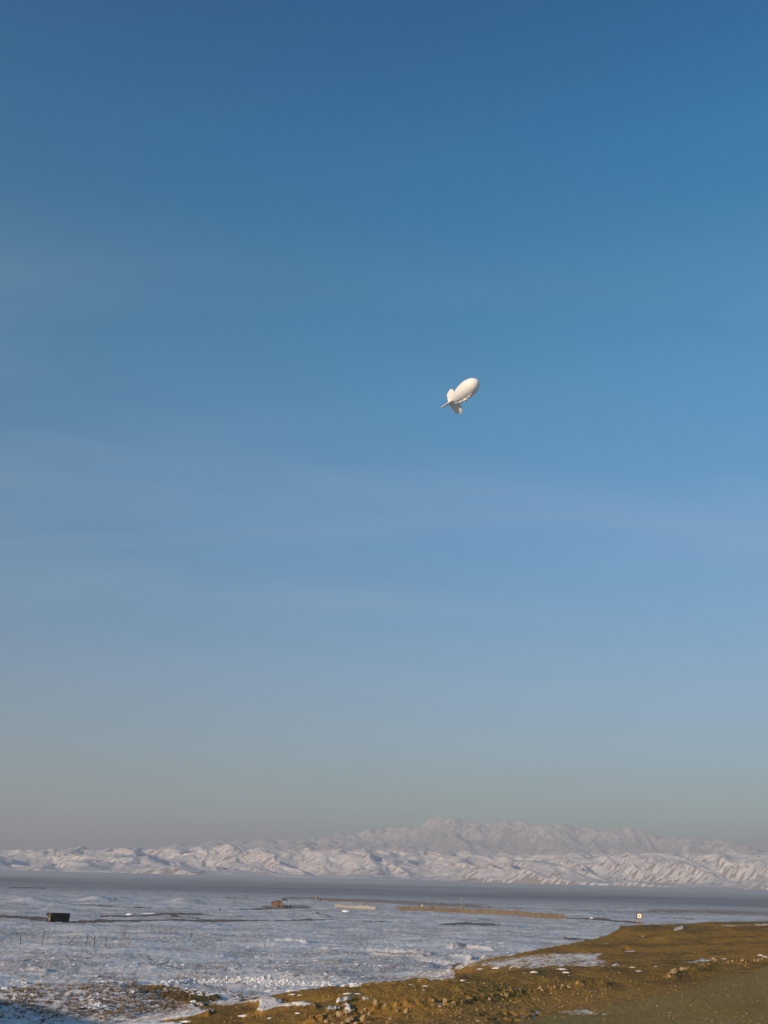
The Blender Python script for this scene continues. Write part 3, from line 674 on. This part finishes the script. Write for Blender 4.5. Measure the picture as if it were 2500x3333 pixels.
# ---------------------------------------------------------------- bare bush by the pickets
def branching(m, p, d, ln, r_, lev):
    q = p + d * ln; m.rod(p, q, r_, r_ * 0.65, 4)
    if lev:
        for k in range(random.choice((2, 3))):
            nd = (d + Vector((random.uniform(-.5, .5), random.uniform(-.5, .5), random.uniform(-.1, .3)))).normalized()
            branching(m, p + d * ln * random.uniform(0.45, 1.0), nd, ln * random.uniform(0.45, 0.7), r_ * 0.6, lev - 1)
bp = spot(402, 3090); bush = empty('bare_bush', bp); tag(bush, 'bare tall dead bush with thin stems at the end of the picket row', 'bush')
for dx, h, lean in ((-0.45, 3.0, 0.0), (-0.2, 3.3, 0.03), (0.1, 2.2, 0.22), (0.35, 2.6, -0.12), (0.7, 2.0, 0.05), (-0.7, 1.7, -0.05), (0.0, 2.5, -0.05), (0.5, 1.6, 0.25)):
    m = MB(); branching(m, Vector((dx, random.uniform(-.4, .4), -0.1)), Vector((lean, 0.05, 1)).normalized(), h * 0.62, 0.022, 3)
    link('stem', m.mesh('stem'), twig_mat, bush)

# ---------------------------------------------------------------- earth-filled barrier walls
def basket_mesh(h):
    m = MB(); n = 8; vs_ = []
    for z, b in ((0.0, 0.0), (h * 0.25, 0.05), (h * 0.6, 0.06), (h * 0.95, 0.0), (h, -0.07)):
        for i in range(n):
            t_ = 2 * math.pi * (i + 0.5) / n; k = 0.535 / max(abs(math.cos(t_)), abs(math.sin(t_))) * (0.93 if i % 2 else 0.93)
            vs_.append(((k + b) * math.cos(t_), (k + b) * math.sin(t_), z))
    f = [(l * n + i, l * n + (i + 1) % n, (l + 1) * n + (i + 1) % n, (l + 1) * n + i) for l in range(4) for i in range(n)] + [tuple(4 * n + i for i in range(n))]
    return m.add(vs_, f).mesh('basket')
def barrier(name, label, pts, h, mat, endlow=0, step=1.09):
    P3 = [spot(u, v, 150) for u, v in pts]; e = empty(name, P3[0]); tag(e, label, 'barrier', 'earth-filled barriers on the plain')
    me = basket_mesh(h); low = basket_mesh(h * 0.52); seg = []
    tot = 0; out = []
    for k in range(len(P3) - 1):
        d = P3[k + 1] - P3[k]; d.z = 0; n = d.length; s = tot
        while s < n:
            q = P3[k] + d.normalized() * s; out.append((q.x, q.y, math.atan2(d.y, d.x))); s += step
        tot = s - n
    for i, (x, y, a) in enumerate(out):
        o = link('basket', low if i >= len(out) - endlow else me, mat, e)
        o.location = Vector((x, y, surf_z(x, y) - 0.12)) - e.location; o.rotation_euler = (random.uniform(-.02, .02), random.uniform(-.02, .02), a + random.uniform(-.03, .03))
        o.scale = (1, 1, random.uniform(0.88, 1.07))
    return e
barrier('earth_barrier', 'long tan earth-filled barrier wall crossing the snowy plain', [(1297, 2963), (1380, 2967), (1500, 2970.5), (1543, 2974), (1615, 2978), (1680, 2982), (1740, 2987), (1830, 2991.5), (1844, 2993)], 2.25, barrier_cloth, 5)
barrier('earth_barrier', 'short faded barrier wall left of the long tan one', [(1092, 2955), (1160, 2957.5), (1224, 2961)], 1.9, pale_earth)

# ---------------------------------------------------------------- square target sign on the knoll
sp = Vector(at(2083, 3013, 134.6)); sp.z = surf_z(sp.x, sp.y)
sg = empty('target_sign', sp, (0, 0, R(-9))); tag(sg, 'square white target board with dark border on timber legs atop the brown knoll', 'sign')
k_ = 134.6 / 3453.0
topz = float(at(2083, 2981.3, 134.6)[2]) - sp.z; hw = 15.4 / 2 * k_
link('board', MB().box((0, 0, topz), (2 * hw, 0.03, 2 * hw)).mesh('board'), cream_paint, sg)
fb = MB(); w = 0.085
for a, b, dx, dz in ((0, 1, 2 * hw + w, w), (0, -1, 2 * hw + w, w)): fb.box((0, -0.02, topz + b * hw), (dx, 0.05, dz))
for a in (-1, 1): fb.box((a * hw, -0.021, topz), (w, 0.048, 2 * hw - w))
link('border', fb.mesh('border'), char_paint, sg)
link('bullseye', MB().box((0, -0.022, topz), (0.115, 0.012, 0.125)).mesh('bullseye'), char_paint, sg)
lh = topz - hw
for a in (-1, 1): link('leg', MB().box((a * hw * 0.86, 0.02, (lh - 0.3) / 2), (0.06, 0.05, lh + 0.25)).mesh('leg'), red_wood, sg)
link('brace', MB().rod((-hw * 0.8, 0.03, lh * 0.95), (hw * 0.85, 0.03, lh * 0.28), 0.022, 0.022, 6).mesh('brace'), red_wood, sg)
link('brace', MB().rod((hw * 0.1, 0.05, lh * 0.98), (-hw * 0.85, 0.05, lh * 0.3), 0.02, 0.02, 6).mesh('brace'), red_wood, sg)
link('crossbar', MB().box((0, 0.05, lh * 0.2), (hw * 1.8, 0.03, 0.05)).mesh('crossbar'), red_wood, sg)

# ---------------------------------------------------------------- far mud hut and what stands round it
hp = spot(900, 2953, 200); HD = math.hypot(hp.x, hp.y); kp = HD / 3560.0
hut = empty('mud_hut', hp, (0, 0, R(14))); tag(hut, 'small ruined brown mud hut far out on the snowy plain', 'hut')
hwid, hdep, hh = 33 * kp, 5.0, 20 * kp
def ruined_wall(x0, x1, y0, y1, hs_):
    m = MB(); n = len(hs_) - 1; th = 0.22; dx, dy = x1 - x0, y1 - y0; ln = math.hypot(dx, dy); nx, ny = -dy / ln * th, dx / ln * th; vs_ = []
    for i, h_ in enumerate(hs_):
        t_ = i / n; x, y = x0 + dx * t_, y0 + dy * t_
        vs_ += [(x + nx, y + ny, -0.4), (x - nx, y - ny, -0.4), (x - nx * .7, y - ny * .7, h_), (x + nx * .7, y + ny * .7, h_)]
    f = []
    for i in range(n):
        a, b = 4 * i, 4 * i + 4
        f += [(a, a + 3, b + 3, b), (a + 1, b + 1, b + 2, a + 2), (a + 3, a + 2, b + 2, b + 3)]
    f += [(0, 1, 2, 3), (4 * n + 3, 4 * n + 2, 4 * n + 1, 4 * n)]
    return m.add(vs_, f).mesh('wall')
X0, X1 = -hwid / 2, hwid / 2
link('wall', ruined_wall(X0, X0 + hwid * 0.56, -hdep / 2, -hdep / 2, [hh * a for a in (.5, .78, .86, .84, .9)]), mud_brick, hut)
link('wall', ruined_wall(X0 + hwid * 0.74, X1, -hdep / 2, -hdep / 2, [hh * a for a in (.95, .9, .8)]), mud_brick, hut)
link('wall', ruined_wall(X0, X1, hdep / 2, hdep / 2, [hh * a for a in (.7, .9, 1, .98, 1, .9)]), mud_brick, hut)
link('wall', ruined_wall(X0, X0, -hdep / 2 + .3, hdep / 2 - .3, [hh * a for a in (.5, .6, .7)]), mud_brick, hut)
link('wall', ruined_wall(X1, X1, -hdep / 2 + .3, hdep / 2 - .3, [hh * a for a in (.8, .7, .9)]), mud_brick, hut)
link('roof', MB().box((hwid * 0.2, 0.4, hh * 0.97), (hwid * 0.5, hdep * 0.75, 0.25)).mesh('roof'), dark_earth, hut)
link('roof_beam', MB().rod((X0 + 0.3, -hdep / 2 - 0.4, hh * 0.8), (X0 + 0.3, hdep / 2, hh * 0.8), 0.12).mesh('roof_beam'), dark_earth, hut)
pp = spot(885, 2951, 200); e = empty('pole', pp); tag(e, 'short thin dark pole at the left corner of the mud hut', 'pole')
link('shaft', MB().rod((0, 0, -0.3), (0, 0, 17 * kp), 0.10, 0.08).mesh('shaft'), dark_earth, e); link('cap', MB().rod((0, 0, 17 * kp), (0, 0, 17 * kp + 0.1), 0.14).mesh('cap'), dark_earth, e)
tp_ = spot(926, 2945, 200); e = empty('tarp_shelter', tp_, (0, 0, R(10))); tag(e, 'low dark blue sheet shelter behind the right side of the mud hut', 'shelter')
link('sheet', MB().add([(-1.6, -1, 2.6), (1.7, -1, 2.2), (1.7, 1.2, 3.0), (-1.6, 1.2, 3.4), (-1.6, -1, 2.5), (1.7, -1, 2.1), (1.7, 1.2, 2.9), (-1.6, 1.2, 3.3)],
     [(0, 1, 2, 3), (7, 6, 5, 4), (0, 4, 5, 1), (1, 5, 6, 2), (2, 6, 7, 3), (3, 7, 4, 0)]).mesh('sheet'), blue_tarp, e)
for a, b, z in ((-1.5, -0.9, 2.5), (1.6, -0.9, 2.1), (1.6, 1.1, 2.9), (-1.5, 1.1, 3.3)): link('prop', MB().rod((a, b, -0.3), (a, b, z), 0.06).mesh('prop'), dark_earth, e)
for i, (u, v, w_, h_) in enumerate(((921, 2951.5, 6, 4.5), (929, 2951.5, 7, 4), (936, 2952, 5, 3.4), (945, 2951.8, 3.5, 6))):
    p = spot(u, v, 200); e = empty('dark_crate', p, (0, 0, R(7 * i)))
    tag(e, ('low dark crate touching the right wall of the mud hut', 'low dark crate second from the mud hut', 'flattest dark crate, third from the mud hut', 'narrow upright dark crate farthest right of the mud hut')[i], 'crate', 'dark crates beside the mud hut')
    link('body', MB().box((0, 0, h_ * kp / 2 - 0.05), (w_ * kp, 1.0, h_ * kp), taper=0.94).mesh('body'), char_paint, e)
    link('lid', MB().box((0, 0, h_ * kp), (w_ * kp * 1.02, 1.05, 0.1)).mesh('lid'), char_paint, e)
pl_ = spot(1030, 2934, 200); kq = math.hypot(pl_.x, pl_.y) / 3560
m = MB()
for i, (z0, z1, r0_, r1_) in enumerate(((-.4, 6 * kq, 4.2 * kq, 3.8 * kq), (6 * kq, 13 * kq, 3.8 * kq, 2.9 * kq), (13 * kq, 18 * kq, 2.9 * kq, 1.2 * kq))): m.rod((0.1 * i, 0, z0), (0.1 * i + 0.05, 0, z1), r0_, r1_, 9)
o = link('ruined_pillar', m.mesh('ruined_pillar'), simple('grey_mud', (0.19, 0.16, 0.15), (0.26, 0.21, 0.18), 0.8, 0.95, 0.08), None, pl_); tag(o, 'grey tapering stump of a mud pillar on the far reddish bank', 'pillar')
# low dark walls along the reddish bank
def low_wall(label, pts, hpx, mat):
    P3 = [spot(u, v, 150) for u, v in pts]; m = MB(); o0 = P3[0]; rows = []
    for k in range(len(P3) - 1):
        n = max(2, int((P3[k + 1] - P3[k]).length / 2.0))
        for i in range(n):
            q = P3[k].lerp(P3[k + 1], i / n); rows.append(q)
    rows.append(P3[-1]); vs_ = []
    for i, q in enumerate(rows):
        z = surf_z(q.x, q.y); h_ = hpx * math.hypot(q.x, q.y) / 3560 * random.uniform(0.65, 1.15); e_ = 0.5 if 0 < i < len(rows) - 1 else 0.3
        for dy, zz in ((-e_, -0.3), (-e_ * .6, h_), (e_ * .6, h_ * .9), (e_, -0.3)): vs_.append((q.x - o0.x, q.y + dy - o0.y, z + zz - o0.z))
    f = []
    for i in range(len(rows) - 1):
        a, b = 4 * i, 4 * i + 4; f += [(a, b, b + 1, a + 1), (a + 1, b + 1, b + 2, a + 2), (a + 2, b + 2, b + 3, a + 3)]
    f += [(0, 1, 2, 3), (len(vs_) - 1, len(vs_) - 2, len(vs_) - 3, len(vs_) - 4)]
    o = link('low_wall', m.add(vs_, f).mesh('low_wall'), mat, None, o0); tag(o, label, 'wall', 'low dark walls far across the plain')
low_wall('longest low dark wall, right of the grey mud pillar', [(1040, 2934), (1110, 2937), (1203, 2940)], 5.5, dark_earth)
low_wall('short low dark wall beyond the left end of the long tan barrier', [(1335, 2942), (1392, 2945)], 3.6, dark_earth)
low_wall('thin low dark wall just left of the lamp pole', [(1404, 2947), (1495, 2952)], 2.4, dark_earth)
low_wall('faint low dark wall at the left edge below the far hills', [(30, 2890), (150, 2892), (275, 2897)], 2.5, dark_earth)
# pole with a pale flat top beyond the barrier
q = spot(1502, 2956, 200); kq = math.hypot(q.x, q.y) / 3560; e = empty('lamp_pole', q); tag(e, 'tall thin pole with pale lamp head behind the long tan barrier', 'pole')
link('shaft', MB().rod((0, 0, -0.3), (0, 0, 30 * kq), 0.13, 0.09).mesh('shaft'), red_wood, e)
link('foot', MB().rod((0, 0, -0.2), (0, 0, 4.5 * kq), 0.30, 0.2).mesh('foot'), char_paint, e)
hd = link('lamp_head', MB().box((0, 0, 30 * kq), (8 * kq, 0.8, 2.2 * kq), taper=0.7).box((0.1, 0, 32 * kq), (3.6 * kq, 0.5, 2.4 * kq)).mesh('lamp_head'), simple('lamp_shell', (0.34, 0.29, 0.19), (0.28, 0.24, 0.16), 1, 0.8), e)
link('bracket', MB().rod((-3 * kq, 0, 28 * kq), (-4.5 * kq, 0, 29.2 * kq), 0.12).mesh('bracket'), dark_earth, hd)
# pale dome behind the barrier
def lump(name, p, sx_, sy_, sz_, mat, seed, n=14, k=7, rough=0.18):
    m = MB(); vs_ = []
    for i in range(k):
        f_ = i / (k - 1); rr = math.cos(f_ * math.pi / 2) ** 0.8; z = math.sin(f_ * math.pi / 2)
        for j in range(n):
            t_ = 2 * math.pi * j / n; q = 1 + rough * float(perlin(np.array([3 * math.cos(t_) + seed]), np.array([3 * math.sin(t_) + 2.3 * f_]), seed)[0]) * 2
            vs_.append((sx_ * rr * q * math.cos(t_), sy_ * rr * q * math.sin(t_), sz_ * z * (0.9 + 0.1 * q) - 0.06))
    f = [(i * n + j, i * n + (j + 1) % n, (i + 1) * n + (j + 1) % n, (i + 1) * n + j) for i in range(k - 1) for j in range(n)]
    o = link(name, m.add(vs_, f).mesh(name, True), mat, None, p); return o
pale_canvas = simple('pale_canvas', (0.40, 0.35, 0.28), (0.34, 0.30, 0.24), 1, 0.9)
q = spot(1375, 2953, 200); kq = math.hypot(q.x, q.y) / 3560
tag(lump('dome_tent', q, 5.5 * kq, 5.0 * kq, 9 * kq, pale_canvas, 3, rough=0.04), 'small pale rounded dome showing above the left part of the long barrier', 'tent')
def far_bush(u, v, wpx, hpx, label):
    p = spot(u, v, 200); k0 = math.hypot(p.x, p.y) / 3560; e = empty('dark_bush', p); tag(e, label, 'bush', 'dark bushes far across the plain')
    m = MB()
    for i in range(60):
        c = Vector((random.gauss(0, wpx * k0 * .25), random.gauss(0, wpx * k0 * .25), abs(random.gauss(0.5, 0.25)) * hpx * k0)); a = Vector((random.uniform(-1, 1), random.uniform(-1, 1), random.uniform(-.5, 1))).normalized() * 0.28; b = Vector((random.uniform(-1, 1), random.uniform(-1, 1), random.uniform(-1, 1))).normalized() * 0.2
        m.add([c - a, c + b, c + a], [(0, 1, 2)])
    link('crown', m.mesh('crown'), simple('bush_twigs', (0.05, 0.042, 0.045), (0.08, 0.065, 0.06), 1, 0.95), e)
    link('stem', MB().rod((0, 0, -.2), (0, 0, hpx * k0 * .6), 0.08).mesh('stem'), twig_mat, e)
far_bush(1593, 2955, 6, 5.5, 'small dark bush above the middle of the long tan barrier'); far_bush(1518, 2951, 3.4, 5, 'tiny dark upright bush just right of the lamp pole')
far_bush(482, 2899, 6, 4, 'tiny dark bush far left below the hills, on the faint bank'); far_bush(570, 2897, 3, 3, 'tiny lone dark bush far off below the hills')
far_bush(375, 2928, 5, 7, 'dark bush on the snow mound right of the container, far off'); far_bush(83, 2897, 5, 3, 'tiny dark bush at the far left beneath the hills')
far_bush(765, 2926, 5, 6, 'dark bush on a brown tuft left of the mud hut'); far_bush(715, 2966, 3, 8, 'thin dark bush on the snow left of the mud hut')
# heaps of bright snow
for u, v, wpx, hpx, lab in ((1127, 2967, 15, 7, 'rounded heap of bright snow below the faded barrier wall'), (424, 2977, 12, 6, 'bright snow heap at the left start of the brown track'), (490, 2976, 30, 3.5, 'long flat heap of bright snow beside the brown track'),
                            (1050, 2957, 20, 2.4, 'thin bright snow strip right of the mud hut'), (1925, 2990, 5, 4.5, 'small pale snow heap right of the long barrier')):
    p = spot(u, v, 150); k0 = math.hypot(p.x, p.y) / 3500; tag(lump('snow_heap', p, wpx * k0, 2.2, hpx * k0, snow_mat, int(u), rough=0.3), lab, 'snow heap', 'heaps of snow on the plain')

# ---------------------------------------------------------------- rubble stones, snow clumps, shrubs
import bmesh
def stone_mesh(seed, sub=2, amp=0.30):
    bm = bmesh.new(); bmesh.ops.create_icosphere(bm, subdivisions=sub, radius=1.0); r_ = random.Random(seed)
    planes = [(Vector((r_.uniform(-1, 1), r_.uniform(-1, 1), r_.uniform(-1, 1))).normalized(), r_.uniform(0.42, 0.75)) for _ in range(10)]
    for v in bm.verts:
        for n_, d_ in planes:
            q = v.co.dot(n_)
            if q > d_: v.co -= n_ * (q - d_)
        v.co *= 1 + r_.uniform(-.05, .05)
    me = bpy.data.meshes.new('stone'); bm.to_mesh(me); bm.free(); me.materials.append(stone_mat); return me
stones = [stone_mesh(s) for s in range(7)]
pebbles = [stone_mesh(s + 50, 1) for s in range(5)]
line = [(1020, 3328), (1130, 3312), (1200, 3297), (1300, 3284), (1400, 3272), (1480, 3262), (1560, 3250), (1640, 3240), (1700, 3236), (1780, 3222), (1850, 3216), (1960, 3210)]
placed = []
def stone(u, v, s, label='rough tan stone lying in the rubble strip along the dirt bank', group='stones of the rubble strip'):
    p = spot(u, v); o = bpy.data.objects.new('stone', random.choice(stones)); col.objects.link(o)
    o.location = p + Vector((0, 0, s * random.uniform(-0.1, 0.35))); o.rotation_euler = [random.uniform(0, 6.28) for _ in range(3)]
    o.scale = (s * random.uniform(.8, 1.25), s * random.uniform(.75, 1.1), s * random.uniform(.6, .9)); 
    if group == 'stones of the rubble strip' and label.startswith('rough'):
        k = 0 if u < 1180 else 1 if u < 1400 else 2 if u < 1660 else 3
        label = ('rough tan stone at the bottom left start of the rubble strip', 'rough tan stone in the thick left part of the rubble strip', 'rough tan stone in the dark middle of the rubble strip', 'rough tan stone in the thin right end of the rubble strip')[k]; group = ('stones at the start of the rubble strip', 'stones of the thick rubble', 'stones of the middle rubble', 'stones of the thin rubble end')[k]
    tag(o, label, 'stone', group)
for u, v, s, lab in ((1183, 3320, 0.26, 'largest tan stone at the bottom of the rubble strip'), (1115, 3332, 0.2, None), (1145, 3298, 0.2, None), (1195, 3291, 0.27, None), (1230, 3289, 0.22, None), (1270, 3316, 0.13, None), (1365, 3272, 0.2, None),
                     (1320, 3296, 0.16, None), (1648, 3248, 0.24, 'flat tan stone in the middle of the dark rubble line'), (1760, 3222, 0.2, 'pale tan stone standing where the rubble line thins out'), (1800, 3216, 0.14, None), (1830, 3219, 0.16, None),
                     (2195, 3178, 0.36, 'big rounded tan stone at the left end of the right rubble heap'), (2225, 3172, 0.22, None), (1490, 3252, 0.2, None), (1530, 3256, 0.16, None), (1410, 3272, 0.16, None), (1060, 3318, 0.18, None), (1075, 3306, 0.17, None), (1620, 3232, 0.13, None), (1672, 3231, 0.12, None)):
    stone(u, v, s * 0.85, lab or 'rough tan stone lying in the rubble strip along the dirt bank', 'stones of the rubble strip')
for i in range(150):
    t_ = (random.random() ** 1.4) * (len(line) - 1.001); k = int(t_); f_ = t_ - k
    u = line[k][0] + (line[k + 1][0] - line[k][0]) * f_; v = line[k][1] + (line[k + 1][1] - line[k][1]) * f_ + random.gauss(2, 9 - 0.55 * t_)
    stone(u + random.gauss(0, 10), min(v, 3336), (0.035 + 0.14 * random.random() ** 2.6) * (1.1 - 0.04 * t_))
for i in range(34):
    f_ = random.random(); stone(2180 + 170 * f_ + random.gauss(0, 6), 3186 - 58 * f_ + random.gauss(0, 5), 0.06 + 0.16 * random.random() ** 2.4, 'rough tan stone in the small rubble heap on the right of the gravel', 'stones of the right rubble heap')
for i in range(22):
    f_ = random.random(); stone(2365 + 130 * f_, 3138 - 12 * f_ + random.gauss(0, 2.5), 0.06 + 0.12 * random.random() ** 2, 'rough stone at the far right edge of the gravel', 'stones at the right edge')
def scatter(name, label, region, count, smin, smax, meshes, mat, dens=None, emb=0.3):
    """one mesh of uncountable small pieces over a region of the ground"""
    vs_, fs = [], []; b = 0; tries = 0; done_ = 0
    base = []
    for me in meshes:
        co = np.empty(len(me.vertices) * 3); me.vertices.foreach_get('co', co); base.append((co.reshape(-1, 3), [tuple(p.vertices) for p in me.polygons]))
    U0, U1, V0, V1 = region; us = rng.uniform(U0, U1, count * 3); vv = rng.uniform(V0, V1, count * 3)
    keep = np.ones(len(us), bool) if dens is None else rng.random(len(us)) < dens(us, vv)
    us, vv = us[keep][:count], vv[keep][:count]
    rs = np.geomspace(32, 700, 500)
    for u, v in zip(us, vv):
        d = ray(u, v); kk = _fast_hit(d)
        if kk is None: continue
        x, y = d[0] * kk, d[1] * kk; z = surf_z(x, y); s = rng.uniform(smin, smax) * (0.6 + 0.8 * rng.random() ** 2); co, pf = base[rng.integers(len(base))]
        a = rng.uniform(0, 6.283); ca, sa_ = math.cos(a), math.sin(a); q = co * s * np.array([1, 1, rng.uniform(.6, 1.1)])
        vs_.append(np.stack([q[:, 0] * ca - q[:, 1] * sa_ + x, q[:, 0] * sa_ + q[:, 1] * ca + y, q[:, 2] + z + s * emb], -1)); fs += [tuple(i + b for i in f) for f in pf]; b += len(co)
    me = bpy.data.meshes.new(name); me.from_pydata(np.concatenate(vs_).tolist(), [], fs); me.update()
    o = link(name, me, mat); tag(o, label, kind='stuff'); return o
# quick ray/ground lookup on a coarse grid of the same surface
_ca = np.radians(np.linspace(-24, 24, 260)); _cr = np.geomspace(32, 900, 420)
_CA, _CR = np.meshgrid(_ca, _cr, indexing='ij'); _CH = base_rel(np.sin(_CA) * _CR, np.cos(_CA) * _CR)
def _fast_hit(d):
    j = int(np.clip(np.searchsorted(_ca, math.atan2(d[0], d[1])), 0, len(_ca) - 1)); k = np.nonzero(d[2] * _cr <= _CH[j])[0]
    if not len(k): return None
    k = k[0]
    if k == 0: return _cr[0]
    g0 = d[2] * _cr[k - 1] - _CH[j, k - 1]; g1 = d[2] * _cr[k] - _CH[j, k]
    return _cr[k - 1] + (_cr[k] - _cr[k - 1]) * g0 / (g0 - g1 + 1e-9)
def near_line(u, v, w):
    lx = np.array([p[0] for p in line]); ly = np.array([p[1] for p in line]); return np.exp(-np.clip(np.abs(v - 6 - np.interp(u, lx, ly)) / w, 0, 9)) * (u < 1990)
scatter('gravel', 'small loose gravel and clods over the brown bank and track', (1000, 2520, 3175, 3345), 5500, 0.018, 0.055, pebbles, stone_mat, lambda u, v: np.where(v > 3350 - (u - 1000) * 0.14, 0.015 + 0.9 * near_line(u, v, 22), 0.02))
# blades for grass and shrubs
def tuft_mesh(n, spread, seed, width=0.035):
    r_ = random.Random(seed); m = MB()
    for i in range(n):
        a = r_.uniform(0, 6.283); l_ = r_.uniform(0.6, 1.0); o_ = Vector((r_.gauss(0, .12), r_.gauss(0, .12), -0.05)); d = Vector((math.cos(a) * spread * r_.random(), math.sin(a) * spread * r_.random(), 1)).normalized() * l_; s_ = Vector((-math.sin(a), math.cos(a), 0)) * width
        m.add([o_ - s_, o_ + s_, o_ + d], [(0, 1, 2)])
    return m.mesh('tuft')
tufts = [tuft_mesh(5, 1.0, s, 0.24) for s in range(6)]
def grass_density(u, v):
    return np.clip(-0.05 + 1.9 * fbm(u / 150.0, v / 24.0, 3, 7), 0.02, 1) * np.where(v > 3212, 0.9, 0.55)
def plain_only(u, v):
    lim = np.interp(u, [0, 640, 760, 900, 1100, 1300, 1480, 1580, 1700, 1850, 2010], [3340, 3275, 3258, 3236, 3210, 3190, 3140, 3122, 3100, 3070, 3014]); return v < lim
scatter('dry_grass', 'dry grass stubble poking through the crusted snow of the plain', (-60, 1700, 3000, 3345), 15000, 0.10, 0.28, tufts, grass_mat, lambda u, v: grass_density(u, v) * plain_only(u, v), 0.0)
scatter('bank_grass', 'short dry grass and clods on the brown bank and knoll', (700, 2520, 3012, 3340), 5000, 0.05, 0.14, tufts, simple('bank_grass', (0.24, 0.16, 0.06), (0.42, 0.29, 0.12), 1.0, 0.95), lambda u, v: ~plain_only(u, v + 0.5) * np.clip(0.3 + fbm(u / 70.0, v / 16.0, 3, 19), 0.03, 1) * np.where(v > 3480 - 0.135 * u, 0.15, 1.0), 0.0)
# shrubs in the lower left
def shrub_mesh(seed):
    r_ = random.Random(seed); m = MB()
    for i in range(46):
        a = r_.uniform(0, 6.283); el = r_.uniform(0.3, 1.4); l_ = r_.uniform(0.55, 1.0); d = Vector((math.cos(a) * math.cos(el), math.sin(a) * math.cos(el), math.sin(el))) * l_; s_ = Vector((-math.sin(a), math.cos(a), 0.3)) * 0.03
        m.add([-s_, s_, d], [(0, 1, 2)])
        for k in range(2):
            c = d * r_.uniform(.5, .95); e_ = Vector((r_.uniform(-1, 1), r_.uniform(-1, 1), r_.uniform(-.2, 1))) * 0.22; m.add([c - s_ * .7, c + s_ * .7, c + e_], [(0, 1, 2)])
    me = m.mesh('shrub'); return me
sm_a = simple('shrub_brown', (0.24, 0.155, 0.09), (0.32, 0.22, 0.13), 2, 0.95); sm_b = simple('shrub_grey', (0.27, 0.21, 0.15), (0.36, 0.29, 0.21), 2, 0.95)
shr = []
for s in range(6):
    me = shrub_mesh(s); me.materials.append(sm_a if s % 2 else sm_b); shr.append(me)
n_s = 0
while n_s < 170:
    u = random.uniform(-30, 900); v = random.uniform(3205, 3330); w_ = 1.0 if (3228 < v < 3312 - max(0, u - 300) * 0.02 and u < 640) else 0.10
    if v > 3300 and u < 260: w_ = 0.04
    if random.random() > w_ or not bool(plain_only(np.array([u]), np.array([v + 6]))[0]): continue
    if 600 < u and v > 3220: continue
    p = spot(u, v); o = bpy.data.objects.new('dry_shrub', random.choice(shr)); col.objects.link(o); s = random.uniform(0.22, 0.52)
    o.location = p; o.scale = (s * random.uniform(.9, 1.4), s * random.uniform(.9, 1.4), s * random.uniform(.6, 1.0)); o.rotation_euler = (0, 0, random.uniform(0, 6.28))
    
    k = 0 if v < 3228 else 1 if u < 160 else 2 if u < 330 else 3 if u < 480 else 4
    tag(o, ('small dry shrub standing alone in open snow behind the brush belt', 'small dry brown shrub at the left edge of the near brush belt', 'small dry brown shrub in the left middle of the near brush belt', 'small dry brown shrub in the right middle of the near brush belt', 'small dry brown shrub at the muddy right end of the near brush belt')[k], 'shrub',
        ('lone shrubs in the snow', 'shrubs at the left edge', 'shrubs of the left middle belt', 'shrubs of the right middle belt', 'shrubs by the mud')[k]); n_s += 1
# snow clumps on the bare bank
clump_me = []
for s in range(4):
    o = lump('snow_clump', (0, 0, -100), 1.0, 0.7, 0.55, snow_mat, 90 + s, 16, 5, 0.8); clump_me.append(o.data); bpy.data.objects.remove(o)
for u, v, s in ((1135, 3242, .22), (1165, 3238, .16), (955, 3243, .24), (978, 3243, .2), (852, 3248, .14), (877, 3242, .16), (1337, 3205, .13), (1385, 3209, .14), (1380, 3222, .1), (1505, 3190, .22), (1525, 3197, .14), (1567, 3156, .42), (1618, 3155, .5), (1830, 3157, .34), (1842, 3164, .3),
                (1738, 3169, .3), (2056, 3152, .24), (2080, 3163, .28), (2222, 3154, .22), (2245, 3133, .26), (2295, 3135, .14), (2358, 3121, .22), (2475, 3107, .2), (2490, 3112, .22), (2310, 3124, .2), (796, 3304, .3), (970, 3298, .16), (880, 3311, .16), (608, 3326, .3), (1622, 3233, .12), (2092, 3146, .25), (2130, 3146, .2),
                (15, 3314, .3), (430, 3302, .2)):
    p = spot(u, v); o = bpy.data.objects.new('snow_clump', random.choice(clump_me)); col.objects.link(o); o.location = p; o.scale = (s * random.uniform(.55, .85), s * .6, s * random.uniform(.3, .6)); o.rotation_euler = (0, 0, random.uniform(-.5, .5))
    
    k = 0 if u < 1000 else 1 if u < 1450 else 2 if u < 2000 else 3
    tag(o, ('small clump of old snow by the icy hollow in the lower left', 'small clump of old snow on the bank above the rubble', 'clump of old snow between the bank and the knoll', 'small clump of old snow in front of the right side of the knoll')[k], 'snow clump', ('snow clumps by the icy hollow', 'snow clumps on the bank', 'snow clumps below the knoll', 'snow clumps right of the knoll foot')[k])
# churned snow along the ploughed ridge
scatter('snow_chunks', 'churned lumps of snow along the ploughed ridge', (480, 1090, 3196, 3212), 900, 0.05, 0.16, [stone_mesh(s + 80, 1) for s in range(4)], snow_mat, lambda u, v: np.exp(-((v - np.interp(u, [470, 560, 640, 760, 900, 1080], [3213, 3206, 3200, 3199, 3202, 3205])) / 4.0) ** 2), 0.2)
scatter('snow_crust', 'broken crusts of wind-blown snow over the near plain', (-60, 1700, 3012, 3330), 4500, 0.06, 0.2, clump_me, snow_mat, lambda u, v: plain_only(u, v) * np.clip(-0.1 + 2.0 * fbm(u / 120.0, v / 20.0, 3, 77), 0.01, 1), 0.0)
